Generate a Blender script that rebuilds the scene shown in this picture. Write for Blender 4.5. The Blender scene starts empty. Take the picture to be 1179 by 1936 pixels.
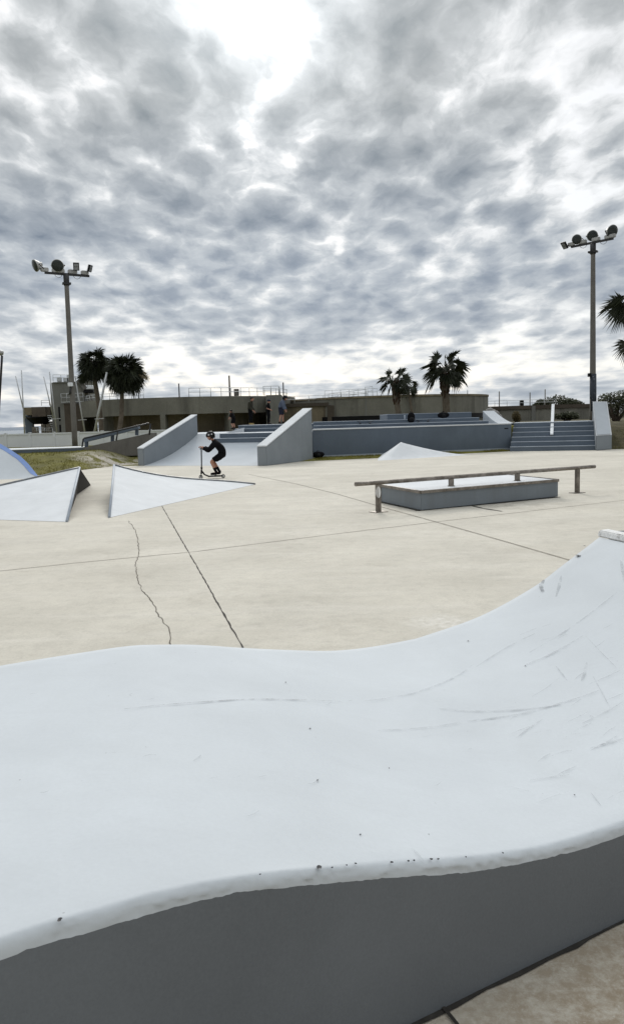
import bpy, bmesh, math, random
from mathutils import Vector, Matrix, noise as mnoise
random.seed(7)
PI = math.pi
C = bpy.context.scene.collection
V = Vector
# ------------------------------------------------------------------ camera
F, CX, CY, H = 1500.0, 589.5, 968.0, 1.65
ROLL, PITCH = math.radians(1.6), math.atan(171 / 1500)
cr, sr, cp, sp = math.cos(ROLL), math.sin(ROLL), math.cos(PITCH), math.sin(PITCH)
def ray(px, py):
    x, y = (px - CX) / F, -(py - CY) / F
    x, y = cr * x + sr * y, -sr * x + cr * y
    return V((x, cp + y * sp, -sp + y * cp))
def gnd(px, py, z=0.0):
    r = ray(px, py); t = (z - H) / r.z
    return V((r.x * t, r.y * t, z))
def at(px, py, Y):
    r = ray(px, py); t = Y / r.y
    return V((r.x * t, Y, H + r.z * t))
cam = bpy.data.objects.new('camera', bpy.data.cameras.new('camera')); C.objects.link(cam)
right, up, fwd = V((1, 0, 0)), V((0, sp, cp)), V((0, cp, -sp))
cR, cU = right * cr - up * sr, right * sr + up * cr
cam.matrix_world = Matrix(((cR.x, cU.x, -fwd.x, 0), (cR.y, cU.y, -fwd.y, 0), (cR.z, cU.z, -fwd.z, H), (0, 0, 0, 1)))
cam.data.sensor_fit = 'VERTICAL'; cam.data.sensor_height = 36; cam.data.lens = 36 * F / 1936
cam.data.clip_start = 0.05; cam.data.clip_end = 9000
sc = bpy.context.scene; sc.camera = cam
sc.view_settings.view_transform = 'Standard'; sc.view_settings.look = 'None'
sc.view_settings.exposure = 0.0; sc.view_settings.gamma = 1
# ------------------------------------------------------------------ materials
class NT:
    def __init__(s, tree): s.t = tree; s.n = tree.nodes; s.l = tree.links
    def new(s, kind, **kw):
        n = s.n.new(kind)
        for k, v in kw.items():
            if k.startswith('i_'):
                key = k[2:]; key = int(key) if key.isdigit() else key.replace('_', ' ')
                n.inputs[key].default_value = v
            else: setattr(n, k, v)
        return n
    def link(s, a, b): s.l.new(a, b)
    def val(s, x, sock):
        if isinstance(x, (int, float)): sock.default_value = x
        else: s.link(x, sock)
    def math(s, op, a, b=0.0, c=None, clamp=False):
        n = s.n.new('ShaderNodeMath'); n.operation = op; n.use_clamp = clamp
        s.val(a, n.inputs[0]); s.val(b, n.inputs[1])
        if c is not None: s.val(c, n.inputs[2])
        return n.outputs[0]
    def vmath(s, op, a, b=None):
        n = s.n.new('ShaderNodeVectorMath'); n.operation = op
        for x, k in ((a, 0), (b, 1)):
            if x is None: continue
            if isinstance(x, (tuple, list, Vector)): n.inputs[k].default_value = x
            else: s.link(x, n.inputs[k])
        return n
    def ramp(s, fac, stops, interp='LINEAR'):
        n = s.n.new('ShaderNodeValToRGB'); e = n.color_ramp.elements; n.color_ramp.interpolation = interp
        while len(e) < len(stops): e.new(0.5)
        for k, (p, c) in enumerate(stops):
            e[k].position = p; e[k].color = (c, c, c, 1) if isinstance(c, (int, float)) else (*c, 1)
        s.link(fac, n.inputs[0]); return n.outputs[0]
    def noise(s, vec, scale, detail=4, rough=.55, dist=0.0):
        n = s.new('ShaderNodeTexNoise', i_Scale=scale, i_Detail=detail, i_Roughness=rough, i_Distortion=dist)
        if vec is not None: s.link(vec, n.inputs['Vector'])
        return n.outputs[0]
    def mix(s, fac, a, b, mode='MIX'):
        n = s.n.new('ShaderNodeMix'); n.data_type = 'RGBA'; n.blend_type = mode
        s.val(fac, n.inputs[0])
        for x, k in ((a, 6), (b, 7)):
            if isinstance(x, (tuple, list)): n.inputs[k].default_value = (*x, 1)
            else: s.link(x, n.inputs[k])
        return n.outputs[2]
def mat(name, col, rough=.75, var=.14, scale=2.0, fine=.06, fscale=40, bump=.15, bscale=60, streak=0, sscale=3.0,
        scol=(.05, .045, .04), metal=0.0, spec=.3, extra=None, bdist=.01, tint=None):
    m = bpy.data.materials.new(name); m.use_nodes = True
    T = NT(m.node_tree); bs = T.n['Principled BSDF']
    pos = T.new('ShaderNodeNewGeometry').outputs['Position']
    obj = T.new('ShaderNodeTexCoord').outputs['Object']
    n1 = T.noise(obj, scale, 6, .6, .3)
    lo = tuple(max(0, c * (1 - var)) for c in col); hi = tuple(c * (1 + var) for c in (tint or col))
    c = T.ramp(n1, [(.3, lo), (.7, hi)])
    if fine:
        n2 = T.noise(obj, fscale, 3, .7)
        c = T.mix(1.0, c, T.ramp(n2, [(.25, 1 - fine * 2), (.75, 1 + fine)]), 'MULTIPLY')
    if streak:
        mp = T.new('ShaderNodeMapping'); mp.inputs['Scale'].default_value = (1, 1, .12); T.link(obj, mp.inputs[0])
        n3 = T.noise(mp.outputs[0], sscale, 5, .65, .2)
        c = T.mix(T.math('MULTIPLY', T.ramp(n3, [(.48, 0), (.72, 1)]), streak), c, scol)
    if extra: c = extra(T, c, pos, obj)
    T.link(c, bs.inputs['Base Color'])
    bs.inputs['Roughness'].default_value = rough; bs.inputs['Metallic'].default_value = metal
    bs.inputs['Specular IOR Level'].default_value = spec
    if bump:
        b = T.new('ShaderNodeBump', i_Strength=bump, i_Distance=bdist)
        T.link(T.noise(obj, bscale, 4, .65), b.inputs['Height']); T.link(b.outputs[0], bs.inputs['Normal'])
    return m
def floor_extra(T, c, pos, obj):
    big = T.noise(pos, .35, 5, .6, .6)
    c = T.mix(T.ramp(big, [(.42, 0), (.7, .55)]), c, (.44, .412, .35))
    st = T.noise(pos, 1.3, 7, .7, .8)
    c = T.mix(T.ramp(st, [(.55, 0), (.78, .45)]), c, (.36, .325, .27))
    mp = T.new('ShaderNodeMapping'); mp.inputs['Scale'].default_value = (.5, 2.4, 1); mp.inputs['Rotation'].default_value = (0, 0, .25); T.link(pos, mp.inputs[0])
    br = T.noise(mp.outputs[0], 1.1, 6, .65, .3)
    c = T.mix(T.ramp(br, [(.5, 0), (.72, .5)]), c, (.62, .59, .53))
    g1 = T.noise(pos, 7, 9, .78, .4)
    c = T.mix(1.0, c, T.ramp(g1, [(.30, .87), (.5, 1.0), (.70, 1.06)]), 'MULTIPLY')
    g2 = T.noise(pos, 38, 4, .85)
    c = T.mix(1.0, c, T.ramp(g2, [(.30, .88), (.5, 1.0), (.72, 1.06)]), 'MULTIPLY')
    sk = T.noise(pos, 9, 3, .8)
    c = T.mix(T.ramp(sk, [(.70, 0), (.76, .5)]), c, (.22, .2, .17))
    # weathered exposed aggregate in the strip beside the near wall
    d = T.vmath('DISTANCE', pos, (1.15, 1.75, 0)).outputs['Value']
    near = T.ramp(T.math('MULTIPLY', d, .5), [(.25, 1), (.8, 0)])
    ag = T.noise(pos, 16, 8, .78, .2)
    c = T.mix(T.math('MULTIPLY', T.ramp(ag, [(.34, .25), (.58, 1)]), T.math('MULTIPLY', near, .9)), c, (.26, .205, .14))
    ag2 = T.noise(pos, 70, 3, .8)
    c = T.mix(T.math('MULTIPLY', T.ramp(ag2, [(.58, 0), (.7, 1)]), T.math('MULTIPLY', near, .5)), c, (.52, .49, .44))
    # pale worn patch, dirt and contact shadow painted round the grind box
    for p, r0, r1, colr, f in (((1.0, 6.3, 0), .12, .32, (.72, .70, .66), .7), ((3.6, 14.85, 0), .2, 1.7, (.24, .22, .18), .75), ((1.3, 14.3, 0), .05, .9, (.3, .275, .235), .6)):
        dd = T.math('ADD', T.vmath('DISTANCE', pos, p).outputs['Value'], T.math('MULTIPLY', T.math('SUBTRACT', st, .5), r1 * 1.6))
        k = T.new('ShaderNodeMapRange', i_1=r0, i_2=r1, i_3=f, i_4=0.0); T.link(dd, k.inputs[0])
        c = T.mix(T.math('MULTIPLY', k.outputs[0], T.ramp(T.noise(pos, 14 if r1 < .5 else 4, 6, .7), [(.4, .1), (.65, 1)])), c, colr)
    return c
def white_extra(T, c, pos, obj):
    mp = T.new('ShaderNodeMapping'); mp.inputs['Scale'].default_value = (1, 3.5, 1); mp.inputs['Rotation'].default_value = (0, 0, .4); T.link(pos, mp.inputs[0])
    n = T.noise(mp.outputs[0], 2.2, 8, .72, .5)
    c = T.mix(T.ramp(n, [(.54, 0), (.8, .30)]), c, (.46, .48, .5))
    n = T.noise(pos, 1.1, 6, .7, 1.0)
    c = T.mix(T.ramp(n, [(.40, 0), (.68, .28)]), c, (.50, .525, .54))
    mp = T.new('ShaderNodeMapping'); mp.inputs['Scale'].default_value = (.35, 7, 1); mp.inputs['Rotation'].default_value = (0, 0, -.5); T.link(pos, mp.inputs[0])
    n = T.noise(mp.outputs[0], 5, 7, .8, .6)
    c = T.mix(T.ramp(n, [(.62, 0), (.74, .35)]), c, (.44, .46, .475))
    n = T.noise(pos, 26, 2, .9)
    c = T.mix(T.ramp(n, [(.745, 0), (.77, .7)]), c, (.33, .34, .35))
    return c
M = {}
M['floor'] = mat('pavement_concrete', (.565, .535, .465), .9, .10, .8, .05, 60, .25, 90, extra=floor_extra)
M['white'] = mat('white_ramp_paint', (.555, .588, .615), .8, .06, 1.2, .02, 80, .12, 35, spec=.12, extra=white_extra, bdist=.006)
M['whiteplain'] = mat('white_painted_concrete_bright', (.65, .67, .69), .8, .06, 2, .03, 60, .1, 40, spec=.15, extra=white_extra)  # lighter copy of the ramp paint; kickers and pyramid carry light in their colour
M['greywall'] = mat('grey_side_paint', (.148, .160, .172), .6, .10, 1.3, .05, 120, .2, 110, bdist=.003)
M['hubba'] = mat('grey_ledge_paint', (.235, .26, .283), .7, .08, 1.0, .03, 50, .1, 50, streak=.25, scol=(.18, .2, .22))
M['stage'] = mat('blue_grey_stage_paint', (.115, .143, .178), .65, .12, .8, .04, 40, .1, 40, streak=.3, scol=(.09, .11, .14))
M['tread'] = mat('pale_grey_tread_paint', (.36, .40, .45), .7, .1, 2, .03, 40, .1, 40)
M['bank'] = mat('bank_ramp_paint', (.44, .475, .51), .8, .07, .7, .02, 40, .1, 40)
M['boxgrey'] = mat('grind_box_paint', (.185, .21, .232), .6, .1, 1.2, .04, 60, .1, 60, streak=.3, scol=(.13, .13, .13))
M['rust'] = mat('worn_steel', (.15, .128, .105), .45, .35, 5, .12, 40, .2, 60, metal=.55, tint=(.24, .215, .19))
M['darksteel'] = mat('dark_steel', (.05, .05, .052), .45, .2, 6, .05, 60, .05, 60, metal=.4)
M['trim'] = mat('grey_steel_trim', (.20, .21, .22), .5, .25, 6, .1, 40, .1, 60, metal=.4)
M['coping'] = mat('worn_white_coping', (.74, .74, .73), .5, .12, 9, .12, 50, .3, 50, extra=lambda T, c, p, o: T.mix(T.ramp(T.noise(o, 14, 6, .75), [(.56, 0), (.62, .85)]), c, (.36, .35, .33)))
M['blue'] = mat('blue_paint', (.19, .29, .56), .6, .08, 3, .03, 40, .1, 40)
M['dark'] = mat('dark_joint_and_shade', (.035, .032, .028), .9, .3, 20, .1, 80, 0)  # joint colour, also the shade painted on the kicker end walls
M['seam'] = mat('pale_joint', (.21, .185, .15), .9, .3, 8, .1, 80, 0)
M['crack'] = mat('brown_crack', (.12, .105, .085), .9, .3, 20, .1, 80, 0)  # dull brown colour of the crack itself
M['oldcon'] = mat('weathered_concrete', (.205, .20, .172), .9, .25, .35, .08, 12, .3, 8, streak=.65, sscale=.9, scol=(.05, .047, .04), bdist=.05)
M['oldcon2'] = mat('brown_weathered_concrete', (.23, .195, .135), .9, .3, .3, .08, 12, .3, 8, streak=.75, sscale=1.1, scol=(.055, .042, .03), bdist=.05)
M['tower'] = mat('grey_tower_concrete', (.20, .20, .185), .9, .15, .5, .06, 12, .2, 8, streak=.4, sscale=1.0, scol=(.09, .085, .08), bdist=.04)
M['recess'] = mat('dark_brown_concrete', (.09, .075, .06), .95, .3, .4, .08, 12, .2, 8, bdist=.04)  # mottled dark brown tone for channel floor, bays, rims and slabs
M['hopper'] = mat('brown_panel', (.13, .105, .085), .8, .2, 1, .08, 12, .1, 8, streak=.6, scol=(.05, .04, .035))
M['railing'] = mat('galvanised_railing', (.55, .57, .58), .5, .1, 4, .05, 40, 0, metal=.2)
M['pole'] = mat('grey_concrete_pole', (.17, .16, .145), .8, .15, 1.5, .08, 30, .15, 40, streak=.3)
M['fence'] = mat('white_vinyl', (.78, .80, .82), .5, .04, .8, .02, 30, 0)
M['mast'] = mat('aluminium_mast', (.50, .51, .52), .4, .08, 3, .03, 30, 0, metal=.3)
M['lamp_body'] = mat('aluminium_housing', (.42, .42, .41), .45, .12, 8, .05, 30, 0, metal=.3)
M['lens'] = mat('dark_lamp_glass', (.035, .042, .042), .3, .2, 10, .03, 30, 0, spec=.25)
M['ledglass'] = mat('led_panel', (.22, .23, .24), .2, .2, 12, .05, 60, 0, spec=.6)
M['black'] = mat('black_cloth', (.007, .007, .008), .9, .3, 12, .1, 80, .2, 80, spec=.08)
M['blackpl'] = mat('black_plastic', (.008, .008, .009), .5, .2, 12, .05, 80, 0, spec=.15)
M['skin'] = mat('skin', (.42, .22, .15), .6, .08, 10, .03, 60, 0)
M['hair'] = mat('dark_hair', (.02, .014, .01), .6, .3, 30, .1, 90, .2, 80)
M['olive'] = mat('dark_olive_cloth', (.03, .028, .018), .9, .2, 12, .1, 80, .2, 80)
M['slate'] = mat('slate_blue_cloth', (.10, .12, .165), .9, .15, 12, .1, 80, .2, 80)
M['navy'] = mat('navy_cloth', (.016, .018, .034), .9, .2, 12, .1, 80, .2, 80)
M['tan'] = mat('tan_shoe', (.45, .32, .12), .7, .15, 12, .1, 80, .1, 80)
M['eye'] = mat('dark_eye', (.01, .008, .007), .2, .1, 5, 0, 10, 0)
M['sticker'] = mat('white_sticker', (.75, .75, .74), .5, .05, 5, 0, 10, 0)
M['wheel'] = mat('pale_wheel_core', (.6, .6, .58), .4, .1, 5, 0, 10, 0)
M['frond'] = mat('palm_leaf', (.014, .019, .010), .6, .35, 3, .1, 20, 0, tint=(.028, .034, .016))
M['deadfrond'] = mat('dry_palm_leaf', (.20, .165, .10), .8, .3, 3, .1, 20, 0)
M['trunk'] = mat('palm_trunk', (.15, .125, .10), .9, .3, 4, .15, 30, .6, 25, bdist=.04)
M['boot'] = mat('palm_boot', (.075, .042, .03), .9, .35, 8, .15, 40, .6, 30, bdist=.04)
M['leafd'] = mat('dark_shrub_leaf', (.03, .038, .018), .7, .4, 2, .1, 20, 0, tint=(.055, .06, .028))
M['leafb'] = mat('brown_shrub_leaf', (.11, .085, .035), .8, .4, 2, .1, 20, 0)
M['bark'] = mat('bark', (.09, .07, .055), .9, .3, 5, .1, 30, .5, 20)
M['rock'] = mat('grey_rock', (.27, .26, .25), .9, .25, 2, .12, 20, .5, 12, bdist=.05)
M['gblade'] = mat('grass_blade', (.14, .13, .018), .8, .4, .8, .1, 20, 0, tint=(.185, .165, .03))
M['wrap'] = mat('dark_sticker_wrap', (.035, .042, .055), .6, .3, 3, .1, 30, .1, 30, extra=lambda T, c, p, o: T.mix(T.ramp(T.noise(o, 7, 2, .8), [(.66, 0), (.69, .8)]), c, (.4, .42, .45)))
M['water'] = mat('bay_water', (.10, .14, .18), .25, .1, .02, 0, 10, .3, .6, spec=.5, bdist=.1)
M['shore'] = mat('hazed_tree_line', (.22, .26, .31), .95, .1, .01, .05, .05, 0)  # blue grey distance haze put into the tree line colour
def ground_extra(T, c, pos, obj):
    g = T.noise(pos, .55, 7, .68, .6)
    sand = T.ramp(g, [(.46, 0), (.54, 1)])
    sx = T.new('ShaderNodeSeparateXYZ'); T.link(pos, sx.inputs[0])
    d = T.vmath('DISTANCE', pos, (-8.4, 34.8, .3)).outputs['Value']
    k = T.math('MULTIPLY', sand, T.ramp(T.math('MULTIPLY', d, .1), [(.08, 1), (.26, .04)]))
    c = T.mix(k, c, (.50, .46, .40))
    dn = T.noise(pos, 1.4, 6, .7, .4)
    c = T.mix(T.ramp(dn, [(.56, 0), (.74, .5)]), c, (.075, .06, .035))
    litter = T.ramp(T.math('MULTIPLY', sx.outputs[0], .05), [(.67, 0), (.70, .85)])
    c2 = T.mix(T.ramp(T.noise(pos, 2.5, 5, .7), [(.45, 0), (.65, 1)]), (.045, .038, .022), (.10, .085, .05))
    return T.mix(litter, c, c2)
M['grass'] = mat('dry_turf', (.11, .104, .010), .95, .25, .6, .2, 30, .8, 30, extra=ground_extra, bdist=.04, tint=(.15, .14, .018))
def cutout(name, col, amount, scale):
    m = mat(name, col, .9, .1, 5, 0, 10, 0)
    T = NT(m.node_tree); bs = T.n['Principled BSDF']
    obj = T.new('ShaderNodeTexCoord').outputs['Object']
    T.link(T.math('MULTIPLY', T.ramp(T.noise(obj, scale, 5, .75), [(.38, 0), (.62, 1)]), amount), bs.inputs['Alpha'])
    return m
M['scuff'] = cutout('rubber_scuff', (.20, .21, .22), .55, 18)
M['scufflight'] = cutout('faint_rubber_scuff', (.30, .32, .34), .30, 11)
# ------------------------------------------------------------------ builder
ORG = {}
class B:
    def __init__(s): s.b = bmesh.new()
    def face(s, pts, smooth=False, mi=0):
        f = s.b.faces.new([s.b.verts.new(p) for p in pts]); f.smooth = smooth; f.material_index = mi; return f
    def hexa(s, lo, hi, mi=0):
        n = len(lo); a = [s.b.verts.new(p) for p in lo]; c = [s.b.verts.new(p) for p in hi]
        fs = [s.b.faces.new(a[::-1]), s.b.faces.new(c)] + [s.b.faces.new((a[i], a[(i + 1) % n], c[(i + 1) % n], c[i])) for i in range(n)]
        for f in fs: f.material_index = mi
        return s
    def prism(s, poly, z0, z1): return s.hexa([V((p[0], p[1], z0)) for p in poly], [V((p[0], p[1], z1)) for p in poly])
    def box(s, c, size, yaw=0.0, mat3=None, mi=0):
        R = mat3 or Matrix.Rotation(yaw, 3, 'Z'); c = V(c); h = [k / 2 for k in size]
        q = [(-1, -1), (1, -1), (1, 1), (-1, 1)]
        return s.hexa([c + R @ V((a * h[0], b * h[1], -h[2])) for a, b in q], [c + R @ V((a * h[0], b * h[1], h[2])) for a, b in q], mi)
    def beam(s, a, b, w, h):
        a, b = V(a), V(b); d = (b - a); L = d.length; d.normalize()
        x = d.cross(V((0, 0, 1))); x = V((1, 0, 0)) if x.length < 1e-4 else x.normalized(); z = x.cross(d)
        return s.box((a + b) / 2, (w, L, h), mat3=Matrix((x, d, z)).transposed())
    def tube(s, pts, r, n=10, smooth=True, mi=0, cap=True):
        pts = [V(p) for p in pts]; rr = r if isinstance(r, (list, tuple)) else [r] * len(pts); rings = []; ref = None
        for i, p in enumerate(pts):
            d = (pts[min(i + 1, len(pts) - 1)] - pts[max(i - 1, 0)]).normalized()
            if ref is None:
                ref = V((0, 0, 1)) if abs(d.z) < .9 else V((1, 0, 0))
            x = ref - d * ref.dot(d); x.normalize(); y = d.cross(x); ref = x
            rings.append([s.b.verts.new(p + (x * math.cos(2 * PI * k / n) + y * math.sin(2 * PI * k / n)) * rr[i]) for k in range(n)])
        for a, c in zip(rings, rings[1:]):
            for k in range(n):
                f = s.b.faces.new((a[k], a[(k + 1) % n], c[(k + 1) % n], c[k])); f.smooth = smooth; f.material_index = mi
        if cap:
            for rg in (rings[0][::-1], rings[-1]):
                f = s.b.faces.new(rg); f.material_index = mi
        return s
    def lathe(s, prof, M4, n=20, smooth=True, mi=0):
        rings = [[s.b.verts.new(M4 @ V((r * math.cos(2 * PI * k / n), r * math.sin(2 * PI * k / n), z))) for k in range(n)] for r, z in prof]
        for a, c in zip(rings, rings[1:]):
            for k in range(n):
                f = s.b.faces.new((a[k], a[(k + 1) % n], c[(k + 1) % n], c[k])); f.smooth = smooth; f.material_index = mi
        for rg in (rings[0][::-1], rings[-1]): s.b.faces.new(rg).material_index = mi
        return s
    def ball(s, c, size, R=None, sub=2, mi=0, zmin=None):
        Mx = Matrix.Translation(c) @ (R.to_4x4() if R else Matrix()) @ Matrix.Diagonal((*size, 1))
        r = bmesh.ops.create_icosphere(s.b, subdivisions=sub, radius=1, matrix=Mx)
        for v in r['verts']:
            for f in v.link_faces: f.smooth = True; f.material_index = mi
        return s
    def grid(s, rows, smooth=True, mi=0):
        vs = [[s.b.verts.new(p) for p in row] for row in rows]
        for a, c in zip(vs, vs[1:]):
            for k in range(len(a) - 1):
                f = s.b.faces.new((a[k], a[k + 1], c[k + 1], c[k])); f.smooth = smooth; f.material_index = mi
        return vs
    def mesh(s, me, mi=0, smooth=True):
        n0 = len(s.b.faces); s.b.from_mesh(me); s.b.faces.ensure_lookup_table()
        for f in s.b.faces[n0:]: f.material_index = mi; f.smooth = smooth
        return s
    def bevel(s, w=.02, seg=2, ang=.6):
        bmesh.ops.remove_doubles(s.b, verts=s.b.verts, dist=1e-5)
        es = [e for e in s.b.edges if len(e.link_faces) == 2 and e.calc_face_angle(0) > ang]
        bmesh.ops.bevel(s.b, geom=es, offset=w, segments=seg, affect='EDGES', clamp_overlap=True); return s
    def obj(s, name, mats, parent=None, fix=True):
        if fix: bmesh.ops.recalc_face_normals(s.b, faces=s.b.faces)
        o0 = ORG.get(parent.name, V((0, 0, 0))) if parent else V((0, 0, 0))
        if o0.length:
            for v in s.b.verts: v.co -= o0
        me = bpy.data.meshes.new(name); s.b.to_mesh(me); s.b.free()
        for m in (mats if isinstance(mats, (list, tuple)) else [mats]): me.materials.append(M[m])
        o = bpy.data.objects.new(name, me); C.objects.link(o)
        if parent: o.parent = parent; ORG[o.name] = o0
        return o
def tag(o, label, cat, group=None):
    o['label'] = label; o['category'] = cat
    if group: o['group'] = group
    return o
def thing(name, label, cat, loc=(0, 0, 0), group=None):
    o = bpy.data.objects.new(name, None); C.objects.link(o); o.location = loc; o.empty_display_size = .2
    ORG[o.name] = V(loc); return tag(o, label, cat, group)
def struct(o): o['kind'] = 'structure'; return o
def lerp(a, b, t): return a + (b - a) * t
def sstep(a, b, x):
    t = max(0, min(1, (x - a) / (b - a))); return t * t * (3 - 2 * t)
def curve(keys, x):
    if x <= keys[0][0]: return keys[0][1]
    for i in range(len(keys) - 1):
        x0, y0 = keys[i]; x1, y1 = keys[i + 1]
        if x <= x1:
            m0 = (y1 - keys[i - 1][1]) / (x1 - keys[i - 1][0]) if i else (y1 - y0) / (x1 - x0)
            m1 = (keys[i + 2][1] - y0) / (keys[i + 2][0] - x0) if i + 2 < len(keys) else (y1 - y0) / (x1 - x0)
            h = x1 - x0; t = (x - x0) / h
            return (2*t**3-3*t*t+1)*y0 + (t**3-2*t*t+t)*h*m0 + (-2*t**3+3*t*t)*y1 + (t**3-t*t)*h*m1
    return keys[-1][1]
def nz(p, s=1.0): return mnoise.noise(V(p) * s)
# ------------------------------------------------------------------ terrain, plaza, water
edge = [(-60, 27.2), (-16, 27.2), (-9.7, 28.6), (-8.4, 33.6), (0, 33.3), (2.8, 34.3), (7.2, 36.4), (9.4, 37.35), (13.2, 36.6), (16, 36.2), (60, 36)]
def yb(x):
    for (x0, y0), (x1, y1) in zip(edge, edge[1:]):
        if x <= x1: return y0 + (y1 - y0) * (x - x0) / (x1 - x0)
    return edge[-1][1]
def wall_y(x): return 35.35 + (x - .1) * (38.2 - 35.35) / 9.3
def tz(x, y):
    d = y - yb(x)
    if d < 0: return -.012
    if x < -7.6:
        z = .62 * sstep(0, 9, d) + .6 * sstep(-12, -4, x) * sstep(6, 14, d)
    elif x < 13.4:
        f = wall_y(x) if x < 9.4 else yb(x)
        z = .05 * sstep(0, .5, d) + 1.1 * sstep(2.0, 3.2, y - f)
        if x < 0: z = min(.03, d * .05) + 1.05 * sstep(5.5, 8, d)
    else:
        z = 1.15 * sstep(.2, 5, d)
    return z + .035 * nz((x, y, 0), .9) * min(1, d)
def axis(a, b, st): return [a + i * st for i in range(int((b - a) / st) + 1)]
xs = [-60, -50, -42, -35, -29, -24] + axis(-20, 24, .4) + [26, 30, 36, 44, 54, 60]
ys = axis(26, 48, .35) + [50, 54, 60, 70, 85, 105, 130]
g = B(); g.grid([[V((x, y, tz(x, y) if y > 26.1 else -.012)) for x in xs] for y in ys]); grass_o = struct(g.obj('grassland', 'grass'))
g = B(); g.b.faces.new([g.b.verts.new((2800 * math.cos(2 * PI * k / 64), 2800 * math.sin(2 * PI * k / 64), -.03)) for k in range(64)]); struct(g.obj('ground', 'grass'))
g = B(); g.face([(-2200, 135, 0), (40, 135, 0), (-700, 2600, 0), (-2200, 2600, 0)]); struct(g.obj('water', 'water'))
g = B()
N = 60; top = []
for k in range(N + 1):
    x = lerp(-2100, 300, k / N); top.append(V((x, 2350, 9 + 9 * abs(nz((x * .01, 3, 0))) + 5 * nz((x * .05, 9, 0)))))
g.grid([[p - V((0, 40, p.z)) for p in top], top, [p + V((0, 80, -p.z)) for p in top]]); struct(g.obj('hills', 'shore'))
pl = [(-60, -30), (60, -30)] + [(x, y) for x, y in edge[::-1]]
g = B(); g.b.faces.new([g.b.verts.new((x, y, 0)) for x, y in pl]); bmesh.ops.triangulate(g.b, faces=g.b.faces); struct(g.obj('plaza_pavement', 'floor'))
def strip(pts, w, name, m, jit=0.0, z=.004, sub=1, wj=.3):
    pts = [V(p) for p in pts]; dense = []
    for a, c in zip(pts, pts[1:]):
        n = max(1, int((c - a).length / .06)) if sub else 1
        for i in range(n): dense.append(lerp(a, c, i / n))
    dense.append(pts[-1]); rows = []
    for i, p in enumerate(dense):
        d = (dense[min(i + 1, len(dense) - 1)] - dense[max(0, i - 1)]); d.z = 0; d.normalize(); nn = V((-d.y, d.x, 0))
        off = nn * (jit * (nz((i * .35, p.x, p.y)) + .6 * nz((i * 1.1, p.y, 3))))
        ww = w * (1 + wj * nz((p.x * 6, p.y * 6, 5))) / 2
        q = V((p.x, p.y, z)) + off; rows.append([q - nn * ww, q + nn * ww])
    g = B(); g.grid(rows, smooth=False); return struct(g.obj(name, m))
strip([gnd(304, 952), gnd(308, 960), gnd(380, 1085), gnd(456, 1220), gnd(520, 1340)], .012, 'joint_and_edge_line', 'dark', jit=.006, wj=.9)
strip([gnd(-120, 1092), gnd(0, 1080), gnd(150, 1064), gnd(370, 1043), gnd(640, 1009), gnd(823, 987), gnd(1179, 946), gnd(1300, 932)], .016, 'joint_and_edge_line', 'seam', z=.004)
strip([gnd(729, 961), gnd(823, 987), gnd(960, 1026), gnd(1070, 1058), gnd(1300, 1125)], .017, 'joint_and_edge_line', 'seam', z=.008)
strip([gnd(470, 897), gnd(560, 915), gnd(640, 935), gnd(729, 961)], .02, 'joint_and_edge_line', 'seam', z=.004)
strip([gnd(p, q) for p, q in ((243, 985), (257, 1003), (262, 1030), (263, 1050), (256, 1068), (260, 1092), (268, 1112), (277, 1126), (290, 1145), (299, 1163), (315, 1182), (321, 1198), (322, 1216), (330, 1240))], .008, 'pavement_crack', 'crack', jit=.022, z=.004, wj=.9)
# ------------------------------------------------------------------ near wave / quarter pipe
A0 = gnd(780, 1936); B0 = gnd(1179, 1740); U = (B0 - A0).normalized(); Nn = V((-U.y, U.x, 0))
W = 2.2
near = [(-3.4, .30), (-2.6, .50), (-1.9, .60), (-1.03, .622), (-.87, .618), (-.69, .61), (-.50, .585), (-.29, .54), (-.13, .50), (.15, .43), (.33, .39), (.54, .355), (.85, .335), (1.05, .335), (1.45, .39), (1.85, .49), (2.2, .62), (2.62, .80)]
far = [(-2.6, .30), (-1.8, .50), (-1.2, .57), (-.71, .575), (-.35, .575), (-.1, .568), (.05, .55), (.26, .515), (.50, .46), (.85, .385), (1.1, .342), (1.34, .322), (1.60, .32), (1.74, .328), (2.17, .385), (2.63, .51), (2.92, .635), (3.27, .79)]
nkx = [(i, a[0]) for i, a in enumerate(near)]; nkz = [(i, a[1]) for i, a in enumerate(near)]
fkx = [(i, a[0]) for i, a in enumerate(far)]; fkz = [(i, a[1]) for i, a in enumerate(far)]
def wave(t, w):                       # t: 0..17 along the profile, w: 0..W across
    k = w / W
    s = lerp(curve(nkx, t), curve(fkx, t), k); z = lerp(curve(nkz, t), curve(fkz, t), k)
    return A0 + U * s + Nn * w + V((0, 0, z))
qp = thing('quarter_pipe', 'wavy white painted quarter pipe with dark grey side wall filling the foreground', 'skate ramp', A0 + U * .5 + Nn * 1.1)
NT_ = 360; rows = []; bott = []
RB = .025
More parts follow.
